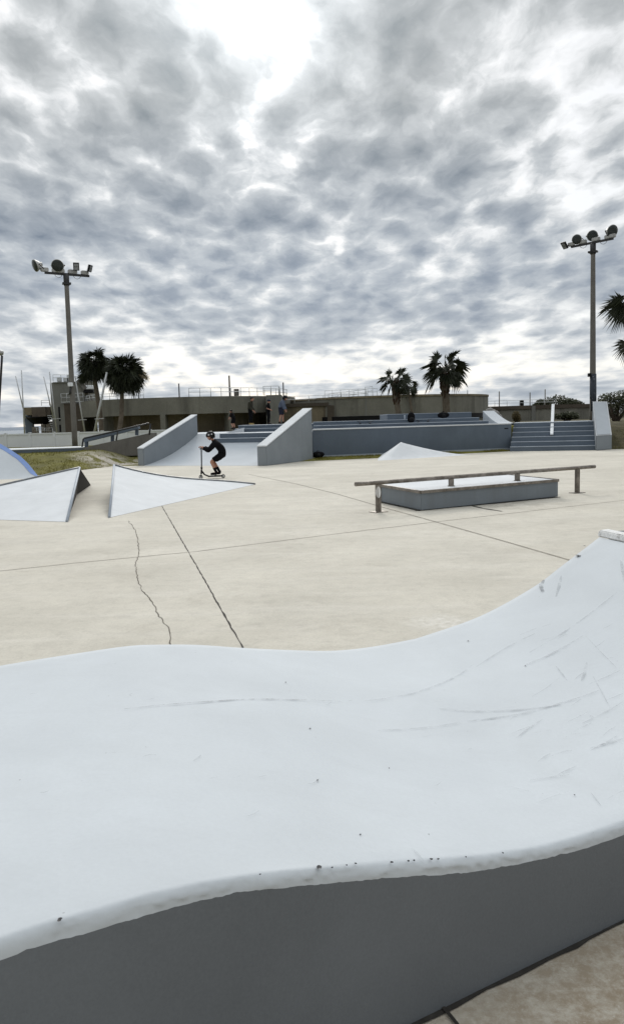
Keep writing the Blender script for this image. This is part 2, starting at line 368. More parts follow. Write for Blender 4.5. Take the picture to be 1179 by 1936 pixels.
for i in range(NT_ + 1):
    t = 17 * i / NT_; row = []
    for w in [RB + (W - .03 - RB) * (j / 40) for j in range(41)][::-1]:
        p = wave(t, w); p.z += .0025 * nz((p.x, p.y, 0), 2.5); row.append(p)
    p0 = wave(t, RB); sx = (p0 - A0).dot(U)
    for a in range(1, 7):
        th = a / 6 * PI / 2
        r1 = .005 * nz((sx * 13, a * .35, 1)) + .005 * nz((sx * 40, a * .8, 2))
        row.append(p0 - Nn * ((RB + r1) * math.sin(th)) - V((0, 0, (RB * 1.05 + r1) * (1 - math.cos(th)))))
    zb = RB * 1.05 + .012 + .007 * nz((sx * 3, 7, 1)) + .003 * nz((sx * 17, 4, 1)) + .003 * nz((sx * 60, 4, 1))
    q = p0 - Nn * RB; q.z = p0.z - zb; row.append(q); bott.append(q)
    w_ = wave(t, W); row = [w_ - V((0, 0, .03))] + row
    rows.append(row)
g = B(); g.grid(rows); g.obj('riding_surface', 'white', qp)
g = B(); g.grid([[q.copy() for q in bott], [V((q.x, q.y, 0)) + U * 0 for q in bott]], smooth=False)
fb = [wave(17 * i / NT_, W) - V((0, 0, .03)) for i in range(NT_ + 1)]
g.grid([fb, [V((q.x, q.y, 0)) for q in fb]], smooth=False)
g.face([rows[0][-1], V((bott[0].x, bott[0].y, 0)), V((fb[0].x, fb[0].y, 0)), fb[0]])
g.obj('side_wall', 'greywall', qp)
c0, c1 = wave(17, .0), wave(17, W)
cd = (c1 - c0).normalized(); cn = V((cd.y, -cd.x, 0))
g = B(); g.hexa([c0 - cd * 0, c1, c1 + cn * .09, c0 + cn * .09], [c0 + V((0, 0, .045)) + cn * .012, c1 + V((0, 0, .045)) + cn * .012, c1 + cn * .09 + V((0, 0, .05)), c0 + cn * .09 + V((0, 0, .05))]).bevel(.008); g.obj('coping', 'coping', qp)
g = B(); g.hexa([V((p.x, p.y, 0)) for p in (c0 + cn * .093, c1 + cn * .093, c1 + cn * 1.6, c0 + cn * 1.6)], [p + V((0, 0, .03)) for p in (c0 + cn * .093, c1 + cn * .093, c1 + cn * 1.6, c0 + cn * 1.6)]); g.obj('deck', 'greywall', qp)
# --- scuffs: strips lying on the riding surface
def onwave(px, py):
    r = ray(px, py); lo, hi = .6, 9.0; o = V((0, 0, H))
    best = None
    tt = .8
    while tt < 7:
        p = o + r * tt; d = p - A0; s = d.dot(U); w = d.dot(Nn)
        if 0 <= w <= W:
            k = w / W; a, b = 0.0, 17.0
            for _ in range(24):
                m = (a + b) / 2
                if lerp(curve(nkx, m), curve(fkx, m), k) < s: a = m
                else: b = m
            q = wave(a, w)
            if p.z <= q.z: return q + V((0, 0, .003))
        tt += .01
    return None
def scuff(px, w, m, j=.01):
    pts = [onwave(*p) for p in px]
    if any(p is None for p in pts): return
    g = B(); dense = []
    for i in range(len(pts) - 1):
        P0, P1, P2, P3 = pts[max(0, i - 1)], pts[i], pts[i + 1], pts[min(len(pts) - 1, i + 2)]
        for k in range(8):
            t = k / 8
            dense.append(.5 * (2 * P1 + (P2 - P0) * t + (2 * P0 - 5 * P1 + 4 * P2 - P3) * t * t + (3 * P1 - P0 - 3 * P2 + P3) * t ** 3))
    dense.append(pts[-1]); rows = []
    for i, p in enumerate(dense):
        d = (dense[min(i + 1, len(dense) - 1)] - dense[max(0, i - 1)]).normalized(); s = d.cross(V((0, 0, 1))).normalized()
        e = i / (len(dense) - 1); ww = w * (.35 + .65 * math.sin(PI * e)) * (1 + .5 * nz((i * .4, w * 99, 1)))
        rows.append([p - s * ww / 2 + V((0, 0, .002)), p + s * ww / 2 + V((0, 0, .002))])
    g.grid(rows); o = g.obj('scuff_mark', m, qp); return o
for px, w, m in [(((235, 1343), (320, 1335), (400, 1328), (480, 1324), (570, 1326), (645, 1328)), .010, 'scuff'),
                 (((390, 1329), (480, 1324.5), (560, 1326)), .006, 'scuff'),
                 (((690, 1328), (770, 1315), (830, 1296), (870, 1276), (895, 1257)), .016, 'scufflight'),
                 (((715, 1383), (800, 1378), (880, 1368), (960, 1357), (1040, 1338), (1130, 1308)), .02, 'scufflight'),
                 (((830, 1342), (900, 1348), (980, 1345), (1060, 1335)), .022, 'scufflight'),
                 (((1027, 1098), (1022, 1110), (1026, 1122)), .03, 'scuff'),
                 (((1172, 1062), (1176, 1080), (1178, 1100)), .02, 'scufflight'),
                 (((1000, 1236), (1060, 1200), (1110, 1165), (1165, 1122)), .012, 'scufflight'),
                 (((985, 1262), (1040, 1240), (1100, 1205)), .014, 'scufflight'),
                 (((1120, 1282), (1135, 1310), (1152, 1340)), .007, 'scufflight'),
                 (((1100, 1370), (1140, 1352), (1176, 1330)), .010, 'scufflight'),
                 (((1115, 1418), (1150, 1408), (1178, 1400)), .02, 'scufflight'),
                 (((1108, 1255), (1104, 1275), (1098, 1290)), .014, 'scufflight'),
                 (((1000, 1478), (1040, 1472), (1075, 1468)), .007, 'scufflight'),
                 (((900, 1262), (960, 1225), (1010, 1200)), .012, 'scufflight'),
                 (((765, 1597), (785, 1615), (800, 1634)), .008, 'scufflight'),
                 (((1060, 1090), (1056, 1110), (1050, 1130)), .02, 'scufflight'),
                 (((270, 1435), (285, 1430), (296, 1431)), .008, 'scufflight'),
                 (((365, 1443), (374, 1436), (380, 1432)), .008, 'scufflight'),
                 (((1115, 1356), (1119, 1358)), .012, 'scuff')]: scuff(px, w, m)
rs = random.Random(11)
for k in range(30):
    px = rs.uniform(960, 1170); py2 = rs.uniform(1190, 1520); L_ = rs.uniform(10, 60); sl = rs.uniform(-.75, -.2) if rs.random() < .93 else rs.uniform(.2, 1.5)
    scuff(((px, py2), (px + L_ * .5, py2 + L_ * .5 * sl + rs.uniform(-2, 2)), (px + L_, py2 + L_ * sl)), rs.uniform(.003, .010), 'scufflight')
for k in range(16):
    px = rs.uniform(40, 900); py2 = rs.uniform(1270, 1600); L_ = rs.uniform(6, 26)
    scuff(((px, py2), (px + L_ * .5, py2 - L_ * .1), (px + L_, py2 - L_ * rs.uniform(.1, .5))), rs.uniform(.002, .005), 'scufflight')
# --- chips where paint has broken off
g = B()
def chip(px, py, r):
    p = onwave(px, py)
    if p is None: return
    n = 9; c = g.b.verts.new(p + V((0, 0, -.001)));
    rg = [g.b.verts.new(p + V((r * math.cos(2 * PI * k / n) * random.uniform(.6, 1.2), r * math.sin(2 * PI * k / n) * random.uniform(.6, 1.4), .0015 - U.y * 0))) for k in range(n)]
    for k in range(n): g.b.faces.new((c, rg[k], rg[(k + 1) % n]))
for px, py, r in [(603, 1657, .009), (492, 1667, .003), (740, 1634, .005), (772, 1635, .004), (782, 1635, .004), (815, 1634, .005), (828, 1633, .004), (672, 1638, .004), (655, 1642, .003), (628, 1646, .003), (950, 1625, .003), (880, 1632, .003),
                 (115, 1768, .006), (600, 1478, .004), (681, 1582, .003), (586, 1380, .004), (884, 1213, .006), (540, 1292, .005), (735, 1455, .003), (1085, 1505, .003), (810, 1580, .002), (1092, 1051, .02), (1104, 1033, .012), (992, 1260, .005)]: chip(px, py, r)
g.obj('paint_chip', 'darksteel', qp)['kind'] = 'stuff'
strip([A0 - U * 3.3 - Nn * .006, A0 + U * 4 - Nn * .006], .015, 'joint_and_edge_line', 'dark', jit=.010, z=.004, wj=1.2)
strip([gnd(838, 1908), gnd(848, 1920), gnd(862, 1940), gnd(890, 1985)], .011, 'joint_and_edge_line', 'dark', z=.008, jit=.004)
# ------------------------------------------------------------------ split pyramid kickers
def kicker(label, N_, A_, F_, T_, Q_, bend):
    o = thing('kicker_ramp', label, 'skate ramp', V((A_.x, A_.y, 0)), 'halves of the gap ramp')
    K = 16
    def ridge(t):
        p = lerp(A_, T_, t); p.z = A_.z * (1 - t) * (1 - bend * math.sin(PI * t) * .45); return p
    rd = [ridge(k / K) for k in range(K + 1)]
    nr = [lerp(N_, T_, k / K) for k in range(K + 1)]; fr = [lerp(F_, T_, k / K) for k in range(K + 1)]
    g = B()
    for side in (nr, fr): g.grid([[lerp(r, s_, j / 5) + V((0, 0, .004)) for j in range(6)] for r, s_ in zip(rd, side)])
    g.obj('ramp_face', 'whiteplain', o, fix=True)  # same paint as the wave, its brighter light put into the colour
    g = B(); g.face([A_, N_, Q_]); g.face([A_, Q_, F_]); g.obj('end_wall', 'dark', o)  # near-black colour holds the shade on the steel end wall
    g = B(); g.tube([p + V((0, 0, .012)) for p in rd], .028, 6); g.obj('ridge_edge', 'trim', o)
    g = B(); g.tube([A_ + V((0, 0, .01)), lerp(A_, N_, .5) + V((0, 0, .012)), N_ + V((0, 0, .01))], .026, 6); g.obj('end_edge', 'tread', o)
    return o
Nl, Fl = gnd(127, 987), gnd(172, 917); Al = at(151, 885, 18.6); Tl = V((-9.0, 16.0, 0))
kicker('left half of the split white kicker, its end wall coloured dark as shade, facing the gap', Nl, Al, Fl, Tl, gnd(146, 935), 0)
Nr, Tr = gnd(207, 979), gnd(482, 916); Ar = at(216, 880, 19.0); Fr = V((2 * Ar.x - Nr.x, 2 * Ar.y - Nr.y, 0))
kicker('right half of the split white kicker, tapering away to a point towards the scooter rider', Nr, Ar, Fr, Tr, V(((Nr.x + Fr.x) / 2 + .1, (Nr.y + Fr.y) / 2, 0)), .55)
# ------------------------------------------------------------------ blue-edged bank on the left
bb = thing('curved_bank', 'white curved bank with a blue painted edge at the left side of the plaza', 'skate ramp', gnd(60, 903))
Epx = [(75, 904), (66, 892), (54, 877), (40, 863.5), (20, 850), (0, 838.5), (-25, 828), (-60, 819), (-110, 813)]
E_ = [at(p, q, 27.0 + i * .35) for i, (p, q) in enumerate(Epx)]; E_[0] = gnd(75, 904)
G_ = [gnd(75 - i * 45, 904 + i * 1.6) for i in range(len(Epx))]
rows = [[lerp(e, q, j / 8) - V((0, 0, .25 * e.z * math.sin(PI * j / 8) * .5)) for j in range(9)] for e, q in zip(E_, G_)]
g = B(); g.grid(rows); g.obj('ramp_face', 'white', bb)
g = B(); back = [V((e.x * (e.y + 2.2) / e.y - .35, e.y + 2.2 + i * .1, tz(e.x, e.y + 2) - .02)) for i, e in enumerate(E_)]; g.grid([[e, b_] for e, b_ in zip(E_, back)]); g.obj('back_face', 'whiteplain', bb)
g = B(); rows = []
for e, q in zip(E_, G_):
    d = (q - e); k = min(.9, .17 / max(d.length, .2)); rows.append([e + V((0, 0, .006)), lerp(e, q, k) + V((0, 0, .012)) - V((0, 0, .25 * e.z * math.sin(PI * k) * .5))])
g.grid(rows); g.obj('blue_stripe', 'blue', bb)
# ------------------------------------------------------------------ pyramid in front of the dark wall
py_ = thing('pyramid_ramp', 'white painted pyramid hump in front of the dark blue wall', 'skate ramp', gnd(790, 865))
ap = at(757, 836, 34.6); pa, pb, pc = gnd(714, 871), gnd(890, 860), V((ap.x + .5, 36.2, 0)); pd = V((ap.x - .9, 35.6, 0))
def conc(a, b, n=14, k=.5):
    out = []
    for i in range(n + 1):
        t = i / n; p = lerp(a, b, t); p.z = a.z * ((1 - t) ** (1 + k)); out.append(p)
    return out
g = B(); ra, rb = conc(ap, pa, 14, .06), conc(ap, pb, 14, .45); g.grid([[lerp(a, b, j / 8) for j in range(9)] for a, b in zip(ra, rb)])
rc, rd_ = conc(ap, pc, 14, .2), conc(ap, pd, 14, .1)
for q, w_ in ((rb, rc), (rc, rd_), (rd_, ra)): g.grid([[lerp(a, b, j / 4) for j in range(5)] for a, b in zip(q, w_)])
bmesh.ops.remove_doubles(g.b, verts=g.b.verts, dist=1e-4); g.obj('ramp_face', 'whiteplain', py_)  # brighter copy of the wave paint, light included in the colour
# ------------------------------------------------------------------ grind box and flat rail
bx = thing('grind_box', 'low grey grind box with white top and worn metal edging', 'skate box', gnd(880, 950))
n0, l0, r0 = gnd(795, 966), gnd(717, 949), gnd(1054, 940); q0 = l0 + (r0 - n0)
zt = .352
cs = [n0, r0, q0, l0]; ctr = sum(cs, V((0, 0, 0))) / 4
g = B(); g.prism([(c.x, c.y) for c in cs], .012, zt); g.bevel(.008); g.obj('box_side', 'boxgrey', bx)
ins = [lerp(c, ctr, .035) for c in cs]; g = B(); g.prism([(c.x, c.y) for c in ins], zt + .001, zt + .006); g.obj('box_top', 'whiteplain', bx)
g = B()
for a, b in zip(cs, cs[1:] + cs[:1]): g.beam(a + V((0, 0, zt - .012)), b + V((0, 0, zt - .012)), .05, .052)
g.obj('edging', 'rust', bx)
g = B()
ee = (l0 - n0).normalized(); g.beam(l0 - ee * .06 + V((0, 0, .0)), l0 - ee * .06 + V((0, 0, zt)), .06, .06); g.obj('corner_post', 'rust', bx)
for px_, py2 in ((852, 928), (1010, 917)):
    p = at(px_, py2, (n0.y + (r0.y - n0.y) * ((px_ - 795) / (1054 - 795))) - .012); g = B(); g.box(p, (.09, .02, .05), math.atan2(r0.y - n0.y, r0.x - n0.x)); g.obj('bracket', 'darksteel', bx)
strip([n0 + V((-.1, .03, 0)), lerp(n0, r0, .5) - V((0, .02, 0)), r0 + V((.05, 0, 0))], .05, 'joint_and_edge_line', 'dark', jit=.01, z=.006, wj=.6)  # dark line along the front foot of the grind box
strip([gnd(893, 957), gnd(915, 962), gnd(948, 967)], .05, 'pavement_crack', 'dark', z=.006, wj=.6)
strip([n0 + V((-.02, -.03, 0)), l0 + V((-.03, 0, 0))], .035, 'joint_and_edge_line', 'dark', jit=.01, z=.006, wj=.6)  # dark line along the left foot of the grind box
fr_ = thing('grind_rail', 'round rusty steel grind rail running over the low grey box', 'grind rail', gnd(715, 968))
p1, p2 = gnd(715, 968), gnd(1090, 932); rd1 = (p2 - p1).normalized(); zr = .53
e1, e2 = p1 - rd1 * .48, p2 + rd1 * .52
g = B(); g.tube([e1 + V((0, 0, zr)), p1 + V((0, 0, zr)), p2 + V((0, 0, zr)), e2 + V((0, 0, zr))], .038, 14); g.obj('rail', 'rust', fr_)
def rpost(p, z0):
    g = B(); g.box(p + V((0, 0, (z0 + zr - .03) / 2)), (.075, .075, zr - .03 - z0), math.atan2(rd1.y, rd1.x)); o = g.obj('post', 'rust', fr_)
    g = B(); g.box(p + V((0, 0, z0 + .006)), (.28, .20, .012) if z0 == 0 else (.1, .1, .012), math.atan2(rd1.y, rd1.x)); g.obj('base_plate', 'rust', o); return o
o1 = rpost(p1, 0); rpost(p2, 0)
for px_ in (852, 977):
    r = ray(px_, 900); k = 0
    t = (p1.x * r.y - p1.y * r.x) / (rd1.y * r.x - rd1.x * r.y); rpost(p1 + rd1 * t, zt + .008)
g = B(); g.lathe([(.07, 0), (.07, .004)], Matrix.Translation(p1 + V((.0, -.042, .36))) @ Matrix.Rotation(PI / 2, 4, 'X') @ Matrix.Diagonal((.62, 1.5, 1, 1)), 18); g.obj('sticker', 'sticker', o1)
# ------------------------------------------------------------------ stage: hubbas, bank, walls, steps
L0, L1 = gnd(254.5, 880), gnd(272.5, 880.5); R0, R1 = gnd(485.8, 880.6), gnd(504.5, 880.6)
ax = gnd(591.6, 869.4) - R1; axd = ax.normalized(); AL = ax.length
def hubba(label, a, b, zf, zb, w):
    o = thing('hubba_ledge', label, 'ledge', (a + b) / 2, 'sloping ledges beside the bank')
    wd = (b - a).normalized(); a = b - wd * w
    a2, b2 = a + ax, b + ax
    g = B(); g.hexa([a, b, b2, a2], [p + V((0, 0, z)) for p, z in ((a, zf), (b, zf), (b2, zb), (a2, zb))]); g.bevel(.02); g.obj('side_wall', 'hubba', o)
    g = B(); e = V((0, 0, .004)); f = wd * .012
    g.hexa([p + V((0, 0, z)) + e for p, z in ((a - f, zf), (b + f, zf), (b2 + f, zb), (a2 - f, zb))], [p + V((0, 0, z + .05)) for p, z in ((a - f, zf), (b + f, zf), (b2 + f, zb), (a2 - f, zb))]); g.bevel(.008); g.obj('top_cap', 'whiteplain', o)
    return o
hubba('tall grey sloping ledge left of the white bank, white along its top', L0, L1, .70, 2.08, .42)
hubba('tall grey sloping ledge right of the white bank, joined to the dark wall', R0, R1, .73, 2.18, .42)
bk = thing('bank_ramp', 'white curved bank rising between the two grey sloping ledges', 'skate ramp', (L1 + R0) / 2)
BZ = 1.22
def bankp(u, t): p = lerp(L1, R0, u) + ax * t; p.z = BZ * (.35 * t + .65 * t * t) + .004; return p
US = .27
def brow(u, tm): return [bankp(u, tm * k / 20) for k in range(21)]
g = B(); g.grid([brow(US * i / 8, 1) for i in range(9)]); g.grid([brow(lerp(US, 1, i / 8), .78) for i in range(9)])
g.face([bankp(0, 0), bankp(US, 0), bankp(US, 0)+V((0,0,-.01)), bankp(0, 0)+V((0,0,-.01))])
g.obj('ramp_face', 'bank', bk)
ss = thing('step_block', 'blue grey steps cut into the top of the white bank', 'steps', bankp(.75, .8))
zlow = bankp(.7, .78).z
for k, (t0, t1, z0, z1) in enumerate(((.78, .89, 0, lerp(zlow, BZ, .5)), (.89, 1.0, 0, BZ + .006))):
    q = [bankp(US, t0), bankp(1.0, t0), bankp(1.0, t1), bankp(US, t1)]
    g = B(); g.prism([(p.x, p.y) for p in q], .1, z1 - .025); g.obj('riser', 'stage', ss)
    g = B(); fd = axd * .015; g.prism([(p.x - fd.x * (i < 2), p.y - fd.y * (i < 2)) for i, p in enumerate(q)], z1 - .024, z1); g.obj('tread', 'tread', ss)
dk = thing('platform_deck', 'pale grey raised platform behind the bank where the children stand', 'platform', (-2.5, 41, 1.2))
bl, br = bankp(-.02, 1.001), bankp(1.0, 1.001)
g = B(); g.prism([(bl.x, bl.y), (br.x, br.y), (1.2, 42), (1.2, 47), (-6.4, 47), (-6.4, 42)], .3, 1.20); g.obj('lower_deck', 'tread', dk)
yy = 41.0
p_a, p_b = at(446, 810, yy), at(600, 806, yy)
for k, (dy, z1) in enumerate(((0, 1.38), (.55, 1.555))):
    q = [(p_a.x - .1 + .15 * k, yy + dy + .3), (p_b.x, yy + dy - .6), (p_b.x + .6, 46.6 - k * .1), (p_a.x - .1 + .15 * k, 46.6 - k * .1)]
    g = B(); g.prism(q, 1.201, z1 - .03); g.obj('riser', 'stage', dk)
    g = B(); g.prism([(q[0][0] - .01, q[0][1] - .02), (q[1][0], q[1][1] - .02), q[2], (q[3][0] - .01, q[3][1])], z1 - .029, z1); g.obj('tread', 'tread', dk)
# small white wedge on the platform edge
g = B(); a = at(427, 819, 40.2); g.hexa([a, a + V((.85, 0, 0)), a + V((.85, 1.2, 0)), a + V((0, 1.2, 0))], [a + V((0, 0, .02)), a + V((.85, 0, .24)), a + V((.85, 1.2, .24)), a + V((0, 1.2, .02))]); g.obj('wedge', 'whiteplain', dk)
# dark front wall
w0, w1, w2 = V((.12, 35.35, 0)), V((6.9, wall_y(6.9) + .0, 0)), V((9.63, 38.16, 0))
ww = thing('stage_wall', 'long dark blue grey painted wall with white top edge behind the pyramid', 'wall', lerp(w0, w2, .5))
WT = 1.31
g = B(); g.hexa([w0, w1, w2, w2 + V((0, .3, 0)), w1 + V((0, .3, 0)), w0 + V((0, .3, 0))], [p + V((0, 0, WT - .05)) for p in (w0, w1, w2, w2 + V((0, .3, 0)), w1 + V((0, .3, 0)), w0 + V((0, .3, 0)))]); g.obj('wall_face', 'stage', ww)
f = V((0, -.025, 0)); q = [w0 + f, w1 + f, w2 + f, w2 + V((0, .55, 0)), w1 + V((0, .55, 0)), w0 + V((0, .55, 0))]
g = B(); g.hexa([p + V((0, 0, WT - .049)) for p in q], [p + V((0, 0, WT)) for p in q]); g.obj('top_edge', 'whiteplain', ww)
g = B(); f = V((0, -.03, 0)); q = [w0 + f, w1 + f, w2 + f, w2 - V((0, .002, 0)), w1 - V((0, .002, 0)), w0 - V((0, .002, 0))]; g.hexa([p + V((0, 0, -.02)) for p in q], [p + V((0, 0, .13)) for p in q]); g.obj('base_strip', 'tread', ww)
g = B(); p = at(958, 810, 38.12); g.box(p, (.32, .03, .05), .3); g.obj('vent_slot', 'blackpl', ww)
# grandstand levels behind wall
gs = thing('grandstand_steps', 'blue grey stepped seating above the dark wall', 'steps', (5, 41, 1.2))
def level(name_pts, z0, z1):
    g = B(); g.prism(name_pts, z0, z1 - .03); g.obj('riser', 'stage', gs)
    cx_ = [(x, y - .02 if i < 2 else y) for i, (x, y) in enumerate(name_pts)]
    g = B(); g.prism(cx_, z1 - .029, z1); g.obj('tread', 'tread', gs)
level([(.2, 35.95), (9.4, 38.75), (9.4, 46), (.2, 46)], .9, 1.305 - .01)
level([(.2, 38.6), (9.0, 40.2), (8.6, 46), (.2, 46)], 1.297, 1.45)
level([(.2, 39.5), (8.7, 41.0), (8.5, 46), (.2, 46)], 1.452, 1.63)
tl = at(730, 786, 42.0); trr = at(913, 779, 42.6)
level([(tl.x, 41.6), (8.55, 42.2), (8.55, 46), (tl.x, 46)], 1.632, 1.92)
wr = thing('white_ramp', 'short white ramp sloping down at the right end of the stepped seating', 'skate ramp', (9.3, 40, 1.3))
g = B(); ya, yb_ = 42.6, 38.9; rows = []
for k in range(13):
    t = k / 12; y = lerp(ya, yb_, t); z = 1.30 + .66 * (1 - t) ** 1.6; xl = lerp(9.15, 9.15, t)
    x0 = at(lerp(912, 944, t), 790, y).x; x1 = at(lerp(933, 972, t), 790, y).x
    rows.append([V((x0, y, 1.2)), V((x0, y, z)), V((x1, y, z)), V((x1, y, 1.2))])
g.grid(rows, smooth=False); g.obj('ramp_face', 'bank', wr)
# stairs
s0, s1 = gnd(963, 853.5), gnd(1124, 851)
st = thing('stair_set', 'dark blue grey stair set with six steps at the right of the plaza', 'stairs', (s0 + s1) / 2)
sd = (s1 - s0).normalized(); sn = V((-sd.y, sd.x, 0))
for k in range(6):
    z1 = 1.31 / 6 * (k + 1); o_ = sn * (.36 * k)
    a_, b_ = s0 + o_ + sd * (.02 * k), s1 + o_
    bk_ = sn * (.36 * (6 - k) + (.6 if k < 5 else 2.5))
    g = B(); g.prism([(a_.x, a_.y), (b_.x, b_.y), (b_ + bk_)[:2], (a_ + bk_)[:2]], -.01 if k == 0 else 1.31 / 6 * k - .02, z1 - .03); g.obj('riser', 'stage', st)
    nf = sn * -.012
    g = B(); g.prism([(a_ + nf)[:2], (b_ + nf)[:2], (b_ + bk_)[:2], (a_ + bk_)[:2]], z1 - .029, z1); g.bevel(.006); g.obj('tread', 'tread', st)
hr = thing('stair_rail', 'white flat steel rail down the middle of the stair set', 'handrail', lerp(s0, s1, .49) + sn * .1)
ra_, rb_ = at(1042, 821, 37.55), at(1044.5, 765, 40.2)
g = B(); g.beam(ra_, rb_, .14, .07); g.obj('rail', 'fence', hr)
g = B(); g.beam(ra_ + V((0, .1, -.02)), V((ra_.x, ra_.y + .1, .2)), .06, .06); g.obj('post', 'pole', hr)
g = B(); g.beam(rb_ + V((0, -.1, -.06)), V((rb_.x, rb_.y - .1, 1.3)), .06, .06); g.obj('post', 'pole', hr)
hb = thing('hubba_ledge', 'grey hubba with broad white sloping face at the right end of the stairs', 'ledge', gnd(1140, 851))
ha, hb_ = gnd(1125.5, 852), gnd(1155, 849.5); hv = sn * 3.4
g = B(); zf, zb = .66, 2.22
g.hexa([ha, hb_, hb_ + hv, ha + hv], [p + V((0, 0, z)) for p, z in ((ha, zf), (hb_, zf), (hb_ + hv, zb), (ha + hv, zb))]); g.bevel(.03); g.obj('side_wall', 'hubba', hb)
wx = (hb_ - ha).normalized(); ia, ib = ha + wx * .09, hb_ - wx * .09
g = B(); e = V((0, 0, .012)); g.hexa([p + V((0, 0, z)) for p, z in ((ha, zf), (hb_, zf), (hb_ + hv, zb), (ha + hv, zb))], [p + V((0, 0, z)) + e for p, z in ((ha, zf), (hb_, zf), (hb_ + hv, zb), (ha + hv, zb))]); g.obj('top_cap', 'whiteplain', hb)
g = B(); e2_ = V((0, 0, .016)); hv2 = hv * .97; g.hexa([p + V((0, 0, z)) + e for p, z in ((ia, zf + .03), (ib, zf + .03), (ib + hv2, zb - .03), (ia + hv2, zb - .03))], [p + V((0, 0, z)) + e2_ for p, z in ((ia, zf + .03), (ib, zf + .03), (ib + hv2, zb - .03), (ia + hv2, zb - .03))]); g.obj('grey_panel', 'bank', hb)
# ------------------------------------------------------------------ left ledge, rail, fence
ld = thing('low_ledge', 'long low ledge with white top and dark front beyond the grass', 'ledge', at(90, 855, 35.5))
def zat(px, py, Y): return at(px, py, Y).z
a, b = at(-60, 854, 35.2), at(158, 849, 36.6); zl = .75
ba, bb_ = at(-60, 850, 38), at(165, 847, 39)
g = B(); g.prism([a[:2], b[:2], bb_[:2], ba[:2]], .2, zl - .012); g.obj('front_face', 'stage', ld)
g = B(); g.prism([(a.x, a.y - .02), (b.x, b.y - .02), bb_[:2], ba[:2]], zl - .011, zl + .02); g.obj('top_face', 'whiteplain', ld)
c = at(283, 823, 37.4); d_ = at(255, 825, 37.2)
g = B(); g.hexa([V((b.x + .01, b.y, .3)), V((c.x, c.y, .3)), V((c.x, c.y + 1.8, .3)), V((b.x + .01, b.y + 1.8, .3))], [V((b.x + .01, b.y, zl)), V((c.x, c.y, 1.32)), V((c.x, c.y + 1.8, 1.32)), V((b.x + .01, b.y + 1.8, zl))]); g.obj('sloping_end', 'pole', ld)
lr = thing('bent_handrail', 'black bent pipe handrail above the low ledge near the white fence', 'handrail', at(155, 848, 37))
Yr = 37.0
P = lambda x, y: at(x, y, Yr)
g = B(); g.tube([P(155, 849), P(157.5, 831), P(160, 828.5), P(222, 814.5), P(280, 800.5), P(285, 801.5), P(282.5, 822)], .04, 8); g.obj('rail', 'darksteel', lr)
g = B(); g.tube([P(223, 815), P(220, 833)], .035, 8); g.obj('post', 'darksteel', lr)
sb = thing('slanted_bench_ledge', 'blue grey slanted ledge on legs beside the black handrail', 'ledge', at(165, 848, 37.6))
Y2 = 37.6
g = B(); g.beam(at(161, 833, Y2), at(263, 807.5, Y2), .5, .16); g.obj('ledge_top', 'stage', sb)
for x, y0_, y1_ in ((164, 833, 846), (213, 822, 836), (259, 810, 823)):
    g = B(); g.beam(at(x, y0_, Y2), at(x, y1_, Y2), .14, .14) ; g.obj('leg', 'stage', sb)
fn = thing('white_fence', 'low white vinyl panel fence behind the left light pole', 'fence', at(100, 846, 47))
xa = at(-80, 820, 47).x; xb = at(330, 815, 47).x; zt_ = at(100, 818.5, 47).z
n = 9; stp = (xb - xa) / n
for k in range(n):
    g = B(); g.box((xa + stp * (k + .5), 47, (zt_ + .35) / 2), (stp - .14, .06, zt_ - .35), 0)
    g.box((xa + stp * (k + .5), 46.99, zt_ - .03), (stp - .13, .10, .08)); g.obj('panel', 'fence', fn)
for k in range(n + 1):
    g = B(); g.box((xa + stp * k, 47, (zt_ + .38) / 2), (.135, .135, zt_ - .32)).box((xa + stp * k, 47, zt_ + .045), (.17, .17, .03)); g.bevel(.008); g.obj('post', 'fence', fn)
# ------------------------------------------------------------------ light poles
def dirm(p, d, upv=V((0, 0, 1))):
    z = V(d).normalized(); x = upv.cross(z); x.normalize(); y = z.cross(x)
    m = Matrix((x, y, z)).transposed().to_4x4(); m.translation = p; return m
def round_lamp(par, base, off, d, r, flip=1):
    c = base + off
    Mx = dirm(c, d)
    g = B(); g.lathe([(r * .22, -r * 1.15), (r * .34, -r * 1.12), (r * .40, -r * .85), (r * .62, -r * .55), (r * .86, -r * .25), (r, 0), (r * 1.04, .02), (r * 1.02, .05), (r * .95, .05)], Mx, 22); o = g.obj('floodlight', 'lamp_body', par)
    g = B(); g.lathe([(r * .95, .051), (r * .94, .06), (r * .5, .085), (.01, .095)], Mx, 22); g.obj('lens', 'lens', o)
    sx = (Mx.to_3x3() @ V((1, 0, 0)))
    g = B()
    pv = c - V(d).normalized() * r * .25
    for s_ in (1, -1):
        g.tube([pv + sx * s_ * r * .93, pv + sx * s_ * r * 1.12, base + sx * s_ * r * .55 + V((0, 0, .02)), base + V((0, 0, .02))], .025, 6)
    g.obj('yoke', 'darksteel', o)
    return o
def box_lamp(par, base, off, d, w, h):
    c = base + off; Mx = dirm(c, d); R3 = Mx.to_3x3()
    g = B(); g.box(c, (w, h, .10), mat3=R3); g.bevel(.012)
    for k in range(5): g.box(c - R3 @ V((0, (k - 2) * h * .18, .075)), (w * .8, .02, .05), mat3=R3)
    o = g.obj('floodlight', 'blackpl', par)
    g = B()
    for yy_ in (-.24, .18): g.box(c + R3 @ V((0, yy_ * h, .054)), (w * .72, h * .36, .01), mat3=R3)
    g.obj('lens', 'ledglass', o)
    g = B(); g.tube([c - R3 @ V((0, h * .3, .06)), base], .03, 6); g.obj('yoke', 'darksteel', o)
    return o
def ballast(par, p, yaw, s=1):
    g = B(); g.box(p, (.42 * s, .22, .2), yaw).bevel(.03); g.obj('ballast_box', 'lamp_body', par)
